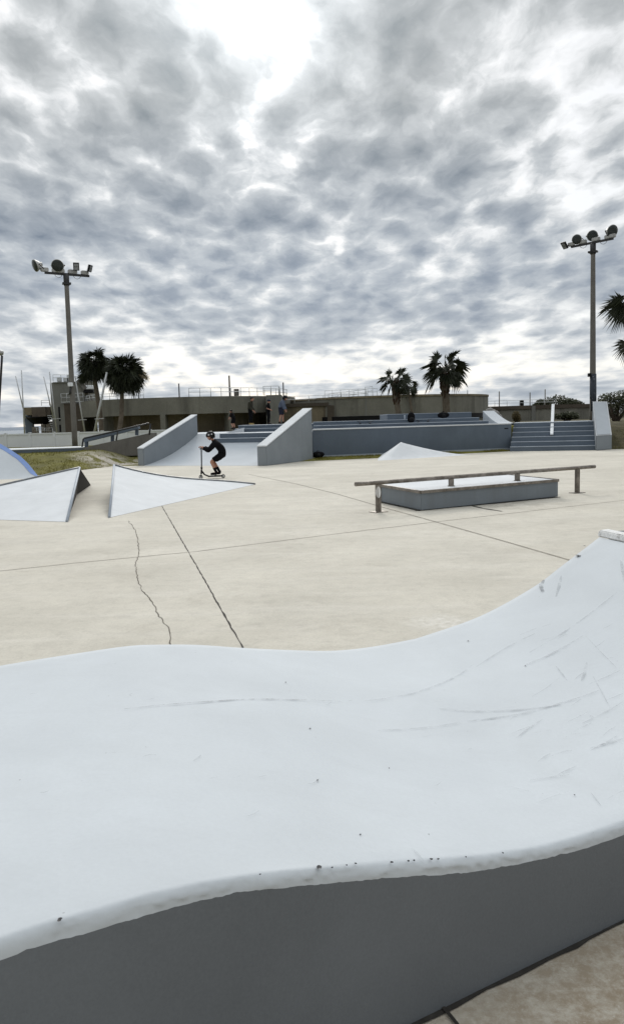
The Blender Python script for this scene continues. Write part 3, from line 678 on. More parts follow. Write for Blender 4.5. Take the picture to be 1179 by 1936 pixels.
# left
def pole(label, base, top, r0_, r1_, grp):
    o = thing('light_pole', label, 'light pole', base, grp)
    g = B(); n_ = 12; g.tube([lerp(base, top, k / n_) for k in range(n_ + 1)], [lerp(r0_, r1_, k / n_) for k in range(n_ + 1)], 12); g.obj('shaft', 'pole', o)
    return o
GP = 'floodlight poles around the skate park'
YL = 42.0
base = at(142.5, 847, YL); top = at(125.5, 523, YL); base.z -= .1
lp = pole('tall floodlight pole rising from the white fence on the left', base, top, .15, .115, GP)
g = B(); d = (at(168, 521, YL + .9) - at(85, 515.5, YL - .4)); a0 = at(85, 515.5, YL - .4); a1 = at(169, 522, YL + .9)
g.beam(a0, a1, .11, .11); g.obj('crossarm', 'darksteel', lp)
g = B(); g.tube([top - V((0, 0, .45)), top + V((0, 0, .1))], .15, 10); mid = top - V((0, 0, .35)); g.box(mid, (.42, .3, .09), .4); g.obj('collar', 'darksteel', lp)
yaw = math.atan2(a1.y - a0.y, a1.x - a0.x)
for t, s_ in ((.0, .9), (.30, 1.5), (.62, 1.1), (.9, .9)): ballast(lp, lerp(a0, a1, t) + V((0, 0, .15)), yaw, s_)
round_lamp(lp, lerp(a0, a1, 0) + V((-.1, 0, .16)), at(68, 502, YL - .5) - (a0 + V((-.1, 0, .16))), V((-.72, -.62, -.32)), .30)
pb_ = lerp(a0, a1, .28) + V((0, 0, .16)); round_lamp(lp, pb_, at(109.5, 502, YL - .25) - pb_, V((.05, -.92, -.38)), .31)
pb_ = lerp(a0, a1, .7) + V((0, 0, .16)); box_lamp(lp, pb_, at(144.5, 504, YL + .2) - pb_, V((.3, -.93, -.16)), .30, .40)
pb_ = lerp(a0, a1, .96) + V((0, 0, .16)); box_lamp(lp, pb_, at(170.5, 507.5, YL + .6) - pb_, V((.9, -.25, -.30)), .30, .36)
for t in (.30, .72):
    g = B(); q = lerp(a0, a1, t); g.tube([q - (a1 - a0) * .10, q - V((0, 0, .16)) - (a1 - a0) * .05, q - V((0, 0, .2)), q - V((0, 0, .16)) + (a1 - a0) * .05, q + (a1 - a0) * .10], .012, 5); g.obj('cable', 'darksteel', lp)
g = B(); pbx = at(133.5, 727, YL - .2); g.box(pbx, (.26, .22, .2), .2).bevel(.02); g.obj('junction_box', 'fence', lp)
g = B(); g.tube([pbx - V((.0, 0, .1)), pbx - V((.06, 0, .5)), at(131, 745, YL - .18)], .05, 6); g.obj('bracket', 'darksteel', lp)
# right
YR = 46.0
base = at(1119.5, 800, YR); base.z = 1.0; top = at(1120, 463, YR)
rp = pole('tall floodlight pole on the right behind the stairs, dark sticker wrap at its foot', base, top, .185, .122, GP)
a0, a1 = at(1079, 467, YR + 1.1), at(1158, 451, YR - 1.05)
g = B(); g.beam(a0, a1, .11, .11); g.obj('crossarm', 'darksteel', rp)
g = B(); g.tube([top - V((0, 0, .5)), top + V((0, 0, .1))], .165, 10); g.box(top - V((0, 0, .38)), (.5, .3, .09), -.6); g.obj('collar', 'darksteel', rp)
yaw = math.atan2(a1.y - a0.y, a1.x - a0.x)
for t, s_ in ((.0, .9), (.28, 1.1), (.60, 1.1), (.93, 1.5)): ballast(rp, lerp(a0, a1, t) + V((0, 0, .15)), yaw, s_)
pb_ = a0 + V((-.1, 0, .12)); box_lamp(rp, pb_, at(1066, 464, YR + 1.2) - pb_, V((-.75, -.35, -.62)), .36, .42)
for t, (x, y), d, r in ((.25, (1089.5, 452.5), V((-.45, -.82, -.22)), .27), (.52, (1118.5, 445.5), V((-.18, -.93, -.28)), .295), (.93, (1155.5, 437), V((.28, -.9, -.32)), .34)):
    pb_ = lerp(a0, a1, t) + V((0, 0, .16)); round_lamp(rp, pb_, at(x, y, YR + 1.1 - 2.15 * t) - pb_, d, r)
for t in (.30, .78):
    g = B(); q = lerp(a0, a1, t); g.tube([q - (a1 - a0) * .10, q - V((0, 0, .16)) - (a1 - a0) * .05, q - V((0, 0, .2)), q - V((0, 0, .16)) + (a1 - a0) * .05, q + (a1 - a0) * .10], .012, 5); g.obj('cable', 'darksteel', rp)
wt, wb = at(1120, 707, YR), at(1120, 790, YR)
g = B(); g.tube([wb, wt], [.192, .187], 12); g.obj('sticker_wrap', 'wrap', rp)
g = B(); g.box(at(1113, 709, YR - .1), (.16, .2, .2)).bevel(.02); g.obj('junction_box', 'blackpl', rp)
# left edge lamp post
b_ = at(-6, 850, 52); t_ = at(4.5, 672, 52)
ep = pole('slim dark lamp post at the left edge of the picture', V((b_.x, 52, .5)), t_, .09, .07, GP); ep.children[0].data.materials[0] = M['darksteel']
g = B(); g.lathe([(.06, -.1), (.2, -.05), (.24, .15), (.1, .22)], Matrix.Translation(t_ + V((-.12, 0, .1))), 14); g.obj('lamp_head', 'lamp_body', ep)
# ------------------------------------------------------------------ masts of boats behind the fence
def mast(label, p0, p1, Y, r, spread):
    a = at(*p0, Y); b = at(*p1, Y + .3); d = (a - b).normalized(); a = a + d * 0; b = b - d * .6
    o = thing('sailboat_mast', label, 'mast', b, 'bare boat masts behind the white fence')
    g = B(); g.tube([b, a], [r, r * .75], 8); g.obj('spar', 'mast', o)
    if spread:
        q = at(*spread, Y); g = B(); g.beam(q - V((.28, 0, 0)), q + V((.28, 0, .02)), .04, .04); g.obj('spreader', 'mast', o)
mast('slanted thin mast at the far left, beside an upright one', (30, 711), (45, 775), 55, .045, None)
mast('upright thin mast at the far left, nearest the picture edge', (41, 700), (47, 820), 55, .05, None)
mast('thin mast leaning left beside the hopper', (83, 712), (98, 775), 55, .045, None)
mast('thin mast reaching up left of the concrete tower', (94, 703), (108, 818), 54, .05, (107, 792))
mast('dark grey mast leaning left in front of the tower, right of the tall light pole', (142, 711), (161, 818), 52, .055, (156, 794))
mast('thick pale mast leaning right in front of the palms', (202.5, 704), (179, 818), 50, .085, (188, 792))
# ------------------------------------------------------------------ treatment works: tanks and tower
def railing(par, pts, h=1.0, post=1.3, r=.028, name='railing'):
    g = B()
    for zz in (h, h * .55): g.tube([p + V((0, 0, zz)) for p in pts], r, 5)
    for a, b in zip(pts, pts[1:]):
        n = max(1, round((b - a).length / post))
        for k in range(n): q = lerp(a, b, k / n); g.tube([q, q + V((0, 0, h))], r, 5)
    g.tube([pts[-1], pts[-1] + V((0, 0, h))], r, 5)
    return g.obj(name, 'railing', par)
def arc(c, R, a0, a1, n): return [V((c[0] + R * math.cos(lerp(a0, a1, k / n)), c[1] + R * math.sin(lerp(a0, a1, k / n)), 0)) for k in range(n + 1)]
def ring_wall(g, c, R0_, R1_, z0, z1, a0, a1, n=40):
    o_, i_ = arc(c, R0_, a0, a1, n), arc(c, R1_, a0, a1, n); Z0, Z1 = V((0, 0, z0)), V((0, 0, z1))
    rows = [[a + Z0, a + Z1, b + Z1, b + Z0, a + Z0] for a, b in zip(o_, i_)]; g.grid(rows, smooth=False)
    for r in (rows[0], rows[-1]): g.face(r[:4])
# tank 1 with overhanging channel
c1_, R1t = (-9.7, 64.6), 8.6
t1 = thing('water_tank', 'wide round concrete tank with overhanging channel on pillars, left of the platform', 'tank', (c1_[0], c1_[1], .8))
ZT1 = at(340, 750.5, 56).z; ZB1 = at(340, 783, 56).z
g = B(); ring_wall(g, c1_, R1t, R1t - .25, ZB1, ZT1, PI * .88, PI * 2.12, 56); g.obj('channel_wall', 'oldcon', t1)
g = B(); ring_wall(g, c1_, R1t - .26, R1t - 1.8, ZB1 + .02, ZB1 + .2, PI * .88, PI * 2.12, 56); g.obj('channel_floor', 'recess', t1)
g = B(); ring_wall(g, c1_, R1t - 1.85, R1t - 2.2, .8, ZT1 - .2, PI * .88, PI * 2.12, 56); g.obj('inner_wall', 'oldcon2', t1)
for px_ in (203, 311, 433):
    r = ray(px_, 800); best = None
    for k in range(400):
        an = PI * (1 + k / 400); q = V((c1_[0] + (R1t - .35) * math.cos(an), c1_[1] + (R1t - .35) * math.sin(an), 0)); e = abs(q.x / q.y - r.x / r.y)
        if q.y < c1_[1] and (best is None or e < best[0]): best = (e, q, an)
    q = best[1]; g = B(); g.box((q.x, q.y, (ZB1 + .8) / 2), (.34, .9, ZB1 - .8), best[2] + PI / 2); g.obj('pillar', 'oldcon', t1)
q = at(518, 780, 57.2); g = B(); g.hexa([V((q.x - .55, q.y, .8)), V((q.x + .55, q.y, .8)), V((q.x + .55, q.y + 3, .8)), V((q.x - .55, q.y + 3, .8))], [V((q.x - .55, q.y, ZT1)), V((q.x + .55, q.y, ZT1)), V((q.x + .55, q.y + 3, ZT1)), V((q.x - .55, q.y + 3, ZT1))]); g.obj('end_pier', 'tower', t1)
railing(t1, [p + V((0, 0, ZT1)) for p in arc(c1_, R1t - .6, PI * 1.0, PI * 1.42, 14)], .45, 1.5, .018)
railing(t1, [p + V((0, 0, ZT1)) for p in arc(c1_, R1t - .6, PI * 1.55, PI * 1.98, 14)], .62, 1.2, .022)
for px_, yt in ((262, 736), (338, 725), (433, 710), (535, 723)):
    a = at(px_, yt, 58.5); g = B(); g.tube([V((a.x, a.y, ZT1 - .6)), a], .06 if px_ == 433 else .045, 6); g.obj('lightning_rod', 'darksteel', t1)
g = B(); a = at(447, 742, 58.5); g.box(a, (.36, .2, .5)).bevel(.02); g.obj('control_box', 'pole', t1)
g = B(); a = at(245, 742, 58.5); g.box(a, (.3, .2, .3)).bevel(.02); g.obj('control_box', 'railing', t1)
rc_ = [at(498, 750, 57.5), at(527, 750, 57.5), at(529, 750, 60)]
railing(t1, [V((p.x, p.y, ZT1 + .02)) for p in rc_], .62, .7, .022)
# mid wall / channel
mw = thing('channel_building', 'long low brown stained concrete channel between the two round tanks', 'building', (1, 60, 1))
zm = at(600, 762, 59).z
a, b = at(530, 770, 60.2), at(695, 765, 58.5)
g = B(); g.hexa([V((a.x, a.y, .8)), V((b.x, b.y, .8)), V((b.x, b.y + 4, .8)), V((a.x, a.y + 4, .8))], [V((a.x, a.y, zm)), V((b.x, b.y, zm)), V((b.x, b.y + 4, zm)), V((a.x, a.y + 4, zm))]); g.obj('wall', 'oldcon2', mw)
g = B(); g.hexa([V((a.x, a.y - .12, zm - .22)), V((b.x, b.y - .12, zm - .22)), V((b.x, b.y + 4, zm - .2)), V((a.x, a.y + 4, zm - .2))], [V((a.x, a.y - .12, zm + .03)), V((b.x, b.y - .12, zm + .03)), V((b.x, b.y + 4, zm + .03)), V((a.x, a.y + 4, zm + .03))]); g.obj('coping_slab', 'recess', mw)
for px_ in (630, 672):
    q = at(px_, 780, lerp(60.2, 58.5, (px_ - 530) / 165) - .15); g = B(); g.box((q.x, q.y, zm / 2 + .3), (.9, .28, zm - 1.0)); g.obj('buttress', 'recess', mw)
railing(mw, [V((a.x, a.y + .3, zm + .03)), V((b.x, b.y + .3, zm + .03))], .55, 1.1, .02)
q0_, q1_ = at(621, 760, 60.5), at(692, 752, 60)
g = B(); g.hexa([q0_ + V((0, 0, -.2)), q1_ + V((0, 0, -.2)), q1_ + V((0, 1, -.2)), q0_ + V((0, 1, -.2))], [q0_, q1_, q1_ + V((0, 1, 0)), q0_ + V((0, 1, 0))]); g.obj('walkway', 'railing', mw)
railing(mw, [q0_, q1_], .62, 1.0, .022)
# tank 2
c2_, R2t = (6.2, 66.0), 8.35
ZT2 = at(820, 745.5, 58).z
t2 = thing('water_tank', 'round concrete tank with plain curved wall behind the two right hand palms', 'tank', (c2_[0], c2_[1], .8))
g = B(); ring_wall(g, c2_, R2t, R2t - .35, .6, ZT2, -PI * .9, PI * .2, 64); g.obj('tank_wall', 'oldcon', t2)
g = B(); ring_wall(g, c2_, R2t + .05, R2t, ZT2 - .12, ZT2 + .02, -PI * .9, PI * .2, 64); g.obj('rim', 'oldcon2', t2)
g = B(); ring_wall(g, c2_, R2t + .10, R2t + .01, 1.6, 1.95, -PI * .9, PI * .2, 64); g.obj('pipe_band', 'blackpl', t2)
a = at(708, 770, 58.0); zz = at(708, 750.5, 58).z
g = B(); g.box((a.x, 58.7, (zz + .8) / 2), (1.42, 1.6, zz - .8)); g.obj('valve_pier', 'tower', t2)
railing(t2, [at(690, 750, 59), at(704, 749, 59)], .7, .4, .022)
railing(t2, [p + V((0, 0, ZT2)) for p in arc(c2_, R2t - .5, -PI * .72, -PI * .55, 6)], .55, .8, .018)
for px_, yt in ((883, 737),):
    a = at(px_, yt, 60); g = B(); g.tube([V((a.x, a.y, ZT2 - .3)), a], .04, 6); g.obj('lightning_rod', 'railing', t2)
# tank 3 low right
c3_, R3t = (21.5, 84), 10.2
t3 = thing('water_tank', 'low dark concrete tank beyond the stairs at the right', 'tank', (c3_[0], c3_[1], 1))
ZT3 = at(1010, 767, 75).z
g = B(); ring_wall(g, c3_, R3t, R3t - .5, .8, ZT3, PI * .85, PI * 2.1, 48); g.obj('tank_wall', 'oldcon', t3)
g = B(); ring_wall(g, c3_, R3t + .12, R3t + .005, ZT3 - .3, ZT3 + .03, PI * .85, PI * 2.1, 48); g.obj('rim', 'recess', t3)
a = at(1006, 785, 74.0); g = B(); g.box((a.x, a.y, (ZT3 + .8) / 2), (.35, .6, ZT3 - .85)); g.obj('pillar', 'tower', t3)
railing(t3, [p + V((0, 0, ZT3)) for p in arc(c3_, R3t - .7, PI * 1.02, PI * 1.55, 14)], .55, 1.2, .02)
for px_, yt in ((943, 740), (1001, 742), (1029.5, 736)):
    a = at(px_, yt, 75); g = B(); g.tube([V((a.x, a.y, ZT3 - 1.4)), a], .05, 6); g.obj('lightning_rod', 'pole', t3)
g = B(); a = at(985.5, 762, 75); g.box(a, (.32, .3, .5)).bevel(.03); g.obj('control_box', 'blackpl', t3)
# tower block
tw = thing('pump_tower', 'square concrete pump tower with balcony railings behind the left light pole', 'tower', at(130, 815, 62))
YT = 62.0
def fbox(par, name, m, x0, x1, y0, y1, Y, dep, bev=0):
    a = at(x0, y1, Y); b = at(x1, y0, Y); ce = V(((a.x + b.x) / 2, Y + dep / 2, (a.z + b.z) / 2))
    g = B(); g.box(ce, (abs(b.x - a.x), dep, abs(b.z - a.z)))
    if bev: g.bevel(bev)
    return g.obj(name, m, par)
tz0 = 822
fbox(tw, 'tower_wall', 'tower', 101, 153, 722, tz0, YT, 4.2)
fbox(tw, 'stair_shaft', 'oldcon', 152, 159, 718, 815, YT - .4, 2.5)
fbox(tw, 'lower_block', 'tower', 117, 158, 762, tz0, YT - 1.6, 1.5)
fbox(tw, 'dark_bay', 'recess', 125, 133, 762.5, tz0, YT - 1.63, .1)
fbox(tw, 'dark_bay', 'recess', 144, 157, 763, tz0, YT - 1.63, .1)
fbox(tw, 'window', 'blackpl', 112, 116.5, 769, 796, YT - .03, .1)
fbox(tw, 'window', 'blackpl', 113, 118, 803, 817, YT - .03, .1)
fbox(tw, 'parapet', 'tower', 100, 154, 721, 724, YT - .1, 4.4)
railing(tw, [at(101, 721, YT), at(131, 721, YT)], .5, .6, .02)
for x0, x1, y0 in ((108, 114, 713), (120, 131, 714), (127, 130, 709)): fbox(tw, 'roof_unit', 'railing', x0, x1, y0, 722, YT + .6, .5, .03)
railing(tw, [at(116.5, 760, YT - 1.7), at(158, 759, YT - 1.7)], .62, .4, .014); fbox(tw, 'balcony', 'railing', 116, 158, 758.5, 761, YT - 1.75, 1.3)
fbox(tw, 'crane_cab', 'fence', 161, 175, 728, 736, YT - .5, 1.0, .05); fbox(tw, 'crane_cab', 'blackpl', 158, 176, 736.5, 743, YT - .5, 1.2, .05)
g = B(); g.beam(at(150, 720, YT - .4), at(163, 735, YT - .4), .3, .3).beam(at(168, 743, YT - .4), at(175, 757, YT - .4), .1, .1); g.obj('crane_arm', 'pole', tw)
# hopper building
hp = thing('hopper', 'brown sludge hopper on rusty legs beside the concrete tower', 'hopper', at(75, 815, 63))
fbox(hp, 'bin', 'hopper', 61, 86, 769, 788, 62.5, 2.4); fbox(hp, 'bin_panel', 'oldcon2', 46, 61, 770, 785, 62.8, 2.2); fbox(hp, 'bin_panel', 'recess', 86, 95, 769, 786, 62.6, 2.2)
fbox(hp, 'column', 'stage', 49, 60, 785, tz0, 63.5, .5)
a = at(75, 788, 63.4); b = at(78, 802, 63.4)
g = B(); g.lathe([(.5, b.z - .0), (1.0, a.z - .15), (1.15, a.z)], Matrix.Translation((a.x, a.y, 0)), 4); g.obj('cone', 'blackpl', hp)
for x, w_ in ((66, 9), (82, 6), (92, 8)): fbox(hp, 'leg', 'rust', x - w_ / 2, x + w_ / 2, 802 if x != 66 else 807, tz0, 63.2, .4)
fbox(hp, 'machinery', 'rust', 82, 100, 797, 812, 63.6, .6)
railing(hp, [at(79, 767, 63), at(94, 767, 63)], .42, .5, .02)
g = B()
for k in range(7): q = at(97 + k * 1.2, 786 + k * 3.6, 62.5); g.box(q, (.5, .3, .05))
g.obj('steps', 'railing', hp)
railing(hp, [at(70, 818, 62), at(100, 818, 62)], .35, .5, .02)
# distant quay clutter left
# ------------------------------------------------------------------ palms and shrubs
def palm(label, base, topc, R, nf, droop, tr, boots=True, dens=24, seed=1, dead=0, grp='sabal palms', dirs=None, lw=.055):
    rnd = random.Random(seed)
    o = thing('palm_tree', label, 'palm tree', base, grp)
    pts = [lerp(base, topc, k / 10) + V((.08 * math.sin(k * .5), 0, 0)) for k in range(11)]
    g = B(); g.tube(pts, [tr * (1.15 - .25 * k / 10 + .04 * rnd.random()) for k in range(11)], 10); g.obj('trunk', 'trunk', o)
    if boots:
        g = B()
        for k in range(90):
            t = rnd.uniform(.5, 1.0); p = lerp(base, topc, t); an = rnd.uniform(0, 2 * PI); dd = V((math.cos(an), math.sin(an), 0))
            a = p + dd * tr * .7; b = p + dd * tr * (1.25 + .35 * t) + V((0, 0, .22 + .1 * rnd.random())); s_ = dd.cross(V((0, 0, 1))) * .06
            g.face([a - s_, a + s_, b + s_ * .6, b - s_ * .6]); 
            g.tube([a, b], [.05, .03], 4)
        g.obj('boots', 'boot', o)
    def frond(g, d, L, tilt, fan_r):
        d = d.normalized(); side = d.cross(V((0, 0, 1)))
        side = V((1, 0, 0)) if side.length < .05 else side.normalized()
        pts = []; p = topc + d * tr * .5; v = d.copy(); n_ = 6
        for k in range(n_ + 1):
            pts.append(p.copy()); p = p + v * (L / n_); v = (v + V((0, 0, -droop * tilt / n_))).normalized()
        g.tube(pts, [.035, .03, .026, .024, .02, .018, .012], 4, cap=False)
        hub = pts[-1]; side = v.cross(V((0, 0, 1))); side = V((1, 0, 0)) if side.length < .05 else side.normalized()
        roll = rnd.uniform(-1.5, 1.5); nrm = side.cross(v).normalized(); side = (side * math.cos(roll) + nrm * math.sin(roll)).normalized(); nrm = side.cross(v).normalized()
        for k in range(dens):
            an = lerp(-2.05, 2.05, (k + .5) / dens) + rnd.uniform(-.03, .03)
            dv = (v * math.cos(an) + side * math.sin(an) + nrm * (.22 * abs(math.sin(an)) + rnd.uniform(-.06, .06))).normalized()
            ll = fan_r * (1.0 - .28 * abs(an) / 2.05) * rnd.uniform(.85, 1.08)
            w_ = dv.cross(nrm).normalized() * (fan_r * lw)
            m_ = hub + dv * ll * .55 - V((0, 0, .03)); e_ = hub + dv * ll - V((0, 0, (.10 + .18 * tilt * rnd.random()) * ll))
            r_ = hub + dv * .02
            vs = [g.b.verts.new(q) for q in (r_ - w_ * .25, r_ + w_ * .25, m_ + w_, e_, m_ - w_)]
            g.b.faces.new(vs)
    g = B()
    for k in range(nf):
        el = math.asin(lerp(.96, -.80 if nf > 50 else -.45, ((k + .5) / nf) ** .85)); an = k * 2.39996 + rnd.uniform(-.3, .3)
        d = V((math.cos(el) * math.cos(an), math.cos(el) * math.sin(an), math.sin(el)))
        fr = R * .62 * rnd.uniform(.85, 1.1); frond(g, d, R * .45 * rnd.uniform(.8, 1.15), 1.2 + .8 * (1 - math.sin(el)), fr)
    for d in dirs or (): frond(g, V(d[:3]), d[3], 1.3, d[4])
    g.obj('crown', 'frond', o, fix=False)
    if dead:
        g = B()
        for an in dead:
            frond(g, V((math.cos(an), math.sin(an) * .4, .05)), R * .75, 1.5, R * .45)
        g.obj('dry_frond', 'deadfrond', o, fix=False)
    return o
def P_(px, py, Y): return at(px, py, Y)
palm('bushy sabal palm nearest the tall left light pole', V((P_(191, 812, 52).x, 52, .7)), P_(178, 686, 52), 1.22, 62, .42, .15, False, 24, 3, lw=.045, dirs=[(-.8, -.2, -.75, 1.1, .6), (-.6, -.5, -.8, 1.0, .6)])
palm('bushy sabal palm right of its twin, with a pale dry frond on its right side', V((P_(221, 806, 51).x, 51, .8)), P_(236, 701, 51), 1.42, 105, .45, .135, False, 24, 5, dead=(.12,), lw=.045)
palm('small short sabal palm in front of the round tank, left of the taller one', V((P_(752, 783, 50).x, 50, 1.0)), P_(746, 722, 50), 1.15, 17, .32, .17, True, 24, 8)
palm('tall sabal palm with thick reddish trunk in front of the round tank', V((P_(841, 780, 50).x, 50, 1.0)), P_(840, 699, 50), 1.6, 19, .32, .22, True, 26, 12)
palm('small faint palm behind the short one at the round tank', V((P_(777, 783, 56.5).x, 56.5, 1.0)), P_(774, 733, 56.5), .8, 9, .7, .08, False, 20, 17)
palm('palm reaching in from the right edge of the picture', V((P_(1226, 790, 40).x, 40, .8)), P_(1222, 568, 40), 2.4, 0, .45, .26, False, 40, 23, lw=.028, dirs=[(-.9, -.4, .45, 1.0, 1.2), (-.95, .3, .30, 1.15, 1.15), (-.8, -.6, .15, .9, 1.15), (-.9, .1, .1, 1.1, 1.2), (-.8, .5, -.1, 1.0, 1.2), (-.7, -.5, -.2, .9, 1.15), (-.42, -.35, -.95, 2.0, 1.0), (-.36, .4, -.95, 2.1, 1.0), (-.3, 0, -1, 1.9, .95), (0, -.5, 1, 1.1, 1.2), (.5, -.3, .9, 1.1, 1.2), (.9, .2, .5, 1.1, 1.2), (.9, -.4, .1, 1.1, 1.1), (.7, -.2, -.6, 1.1, 1.1), (.3, .8, .5, 1.1, 1.2), (-.2, .9, .5, 1.1, 1.1), (.1, -.9, -.3, 1.1, 1.1), (.4, .8, -.4, 1.1, 1.1)])
def leafy(name, label, cat, base, blobs, n, size, m, seed, trunk=True, grp=None):
    rnd = random.Random(seed); o = thing(name, label, cat, base, grp)
    g = B()
    for k in range(n):
        c, r = rnd.choices(blobs, [b[1].x * b[1].z for b in blobs])[0]
        d = V((rnd.gauss(0, 1), rnd.gauss(0, 1), rnd.gauss(0, 1))).normalized() * rnd.random() ** .4
        p = V((c.x + d.x * r.x, c.y + d.y * r.y, c.z + d.z * r.z)); s_ = size * rnd.uniform(.5, 1.4)
        a = V((rnd.uniform(-1, 1), rnd.uniform(-1, 1), rnd.uniform(-1, 1))).normalized(); b = a.orthogonal().normalized()
        g.face([p - a * s_, p + b * s_ * .45, p + a * s_, p - b * s_ * .45])
    g.obj('crown', m, o, fix=False)
    if trunk:
        g = B()
        for c, r in blobs[:6]:
            g.tube([base, lerp(base, c, .5) + V((rnd.uniform(-.1, .1), 0, 0)), c], [.12, .08, .03], 6)
        g.obj('trunk', 'bark', o)
    return o
def bl_(px, py, Y, rx, rz): return (at(px, py, Y), V((rx, rx * .8, rz)))
leafy('leafy_tree', 'dark leafy tree at the right edge behind the white faced hubba', 'tree', V((at(1163, 800, 49).x, 49, 1.0)), [bl_(1150, 753, 49, .7, .35), bl_(1172, 750, 49, .9, .4), bl_(1165, 765, 49, 1.0, .35), bl_(1140, 758, 49.5, .45, .22), bl_(1195, 757, 49, 1.2, .55), bl_(1180, 778, 49, .9, .4)], 2600, .085, 'leafd', 1)
for k, (x, y, rx, rz, lab) in enumerate(((1050, 757, 1.8, .75, 'dark round tree crown far beyond the low tank'), (1078, 761, 1.3, .5, 'low dark tree right of the round crown beyond the low tank'), (1023, 762, .9, .5, 'small thin tree left of the round crown beyond the low tank'))):
    b_ = at(x, y, 110); leafy('leafy_tree', lab, 'tree', V((b_.x, 110, .2)), [(b_, V((rx, rx, rz))), (b_ + V((rx * .7, 0, -.2)), V((rx * .7, rx, rz * .7))), (b_ + V((-rx * .7, 0, -.25)), V((rx * .6, rx, rz * .6)))], 700, .2, 'leafd', 30 + k, grp='trees beyond the low tank')
b_ = at(975, 792, 62); leafy('shrub', 'round brownish shrub at the foot of the low tank', 'shrub', V((b_.x, 62, 1.1)), [bl_(975, 787, 62, .34, .42), bl_(977, 792, 62, .3, .3)], 1300, .06, 'leafb', 41, True)
b_ = at(1068, 792, 60); leafy('shrub', 'wide dark hedge like shrub behind the stair rail', 'shrub', V((b_.x, 60, 1.1)), [bl_(1058, 787, 60, .6, .22), bl_(1075, 785, 60, .7, .3), bl_(1085, 788, 60, .4, .2)], 2600, .075, 'leafd', 42, True)
# rocks / rubble beside the low tank
for k in range(5):
    p = at(926 + k * 4, 778 + k * 2.6, 56 + k * .4); rnd = random.Random(k)
    g = B(); g.ball(p, (.32 + .1 * rnd.random(), .3, .22 + .08 * rnd.random()), Matrix.Rotation(rnd.random() * 3, 3, 'Z'), 2)
    for v in g.b.verts: v.co += (v.co - p) * .35 * nz(v.co * 3.0)
    tag(g.obj('boulder', 'rock'), ('grey boulder at the upper end of the pile beside the round tank', 'grey boulder second from the top of the pile beside the round tank', 'middle grey boulder of the pile beside the round tank', 'grey boulder second from the bottom of the pile by the white ramp', 'grey boulder at the bottom of the pile by the white ramp')[k], 'boulder', 'boulders beside the round tank')
# grass blades
rnd = random.Random(4); g = B(); cnt = 0
while cnt < 15000:
    if rnd.random() < .62: x, y = rnd.uniform(-16, -7.7), rnd.uniform(27.3, 37)
    elif rnd.random() < .6: x = rnd.uniform(.2, 9.3); y = rnd.uniform(yb(x), wall_y(x) - .05)
    else: x, y = rnd.uniform(13.9, 22), rnd.uniform(36.4, 42)
    d = y - yb(x)
    if d < .02 or (nz((x * .6, y * .6, 2)) + .5 * nz((x * 2, y * 2, 2)) > .22): continue
    if x < -7 and (V((x, y)) - V((-8.2, 35.0))).length < 1.6 and rnd.random() < .8: continue
    cnt += 1; z = tz(x, y) - .01; h = rnd.uniform(.035, .10) * (1.3 if rnd.random() < .1 else 1); a = rnd.uniform(0, PI); w = V((math.cos(a), math.sin(a), 0)) * .009
    l = V((rnd.gauss(0, .03), rnd.gauss(0, .03), h)); p = V((x, y, z)); g.face([p - w, p + w, p + l])
go = g.obj('grass', 'gblade', fix=False); go['kind'] = 'stuff'
# ------------------------------------------------------------------ bags and boards
def bag(label, p, s, yaw, up_=True):
    o = thing('backpack', label, 'backpack', p, 'bags left around the stage')
    R = Matrix.Rotation(yaw, 3, 'Z'); g = B(); h = .46 * s; g.ball(p + V((0, 0, h * .48)), (.17 * s, .13 * s, h * .52) if up_ else (.30 * s, .16 * s, .15 * s), R, 3)
    if not up_:
        for v in g.b.verts: v.co.z -= h * .48 - .15 * s
    for v in g.b.verts: v.co += V((.02, .01, .02)) * nz(v.co * 9)
    g.obj('bag_body', 'black', o)
    g = B(); q = p + R @ V((0, -.12 * s, h * .3 if up_ else .12 * s)); g.ball(q, (.12 * s, .06 * s, .11 * s), R, 2); g.obj('pocket', 'blackpl', o)
    g = B(); t = p + V((0, 0, h if up_ else .28 * s)); g.tube([t + R @ V((-.05, 0, -.03)), t + R @ V((-.03, 0, .05)), t + R @ V((.03, 0, .05)), t + R @ V((.05, 0, -.03))], .012, 6); g.obj('strap', 'black', o)
bag('black bag lying in the grass against the grey ledge and dark wall', V((at(601, 866, 35.05).x, 35.0, .05)), .95, .2, False)
bag('upright black backpack on the stepped seating', V((at(777, 800, 40.3).x, 40.35, 1.452)), 1.15, .1, True)
bag('black duffel bag on the upper level of the stepped seating', V((at(837, 787, 41.4).x, 41.35, 1.632)), 1.05, .1, False)
def board(label, p, yaw):
    o = thing('skateboard', label, 'skateboard', p, 'skateboards on the stepped seating'); R = Matrix.Rotation(yaw, 3, 'Z')
    g = B(); rows = []
    for k in range(13):
        t = k / 12; x = lerp(-.4, .4, t); w = .1 * (1 - max(0, abs(x) - .3) ** 2 * 60); zz = .11 + max(0, abs(x) - .27) * .35
        rows.append([p + R @ V((x, -w, zz)), p + R @ V((x, w, zz)), p + R @ V((x, w, zz - .015)), p + R @ V((x, -w, zz - .015)), p + R @ V((x, -w, zz))])
    g.grid(rows, smooth=False); g.obj('deck', 'black', o)
    for sx in (-.25, .25):
        g = B(); g.box(p + R @ V((sx, 0, .075)), (.05, .16, .03), yaw); tr_ = g.obj('truck', 'trim', o)
        for sy in (-.09, .09):
            g = B(); g.lathe([(.026, -.016), (.028, 0), (.026, .016)], Matrix.Translation(p + R @ V((sx, sy, .03))) @ R.to_4x4() @ Matrix.Rotation(PI / 2, 4, 'X'), 12); g.obj('wheel', 'blackpl', tr_)
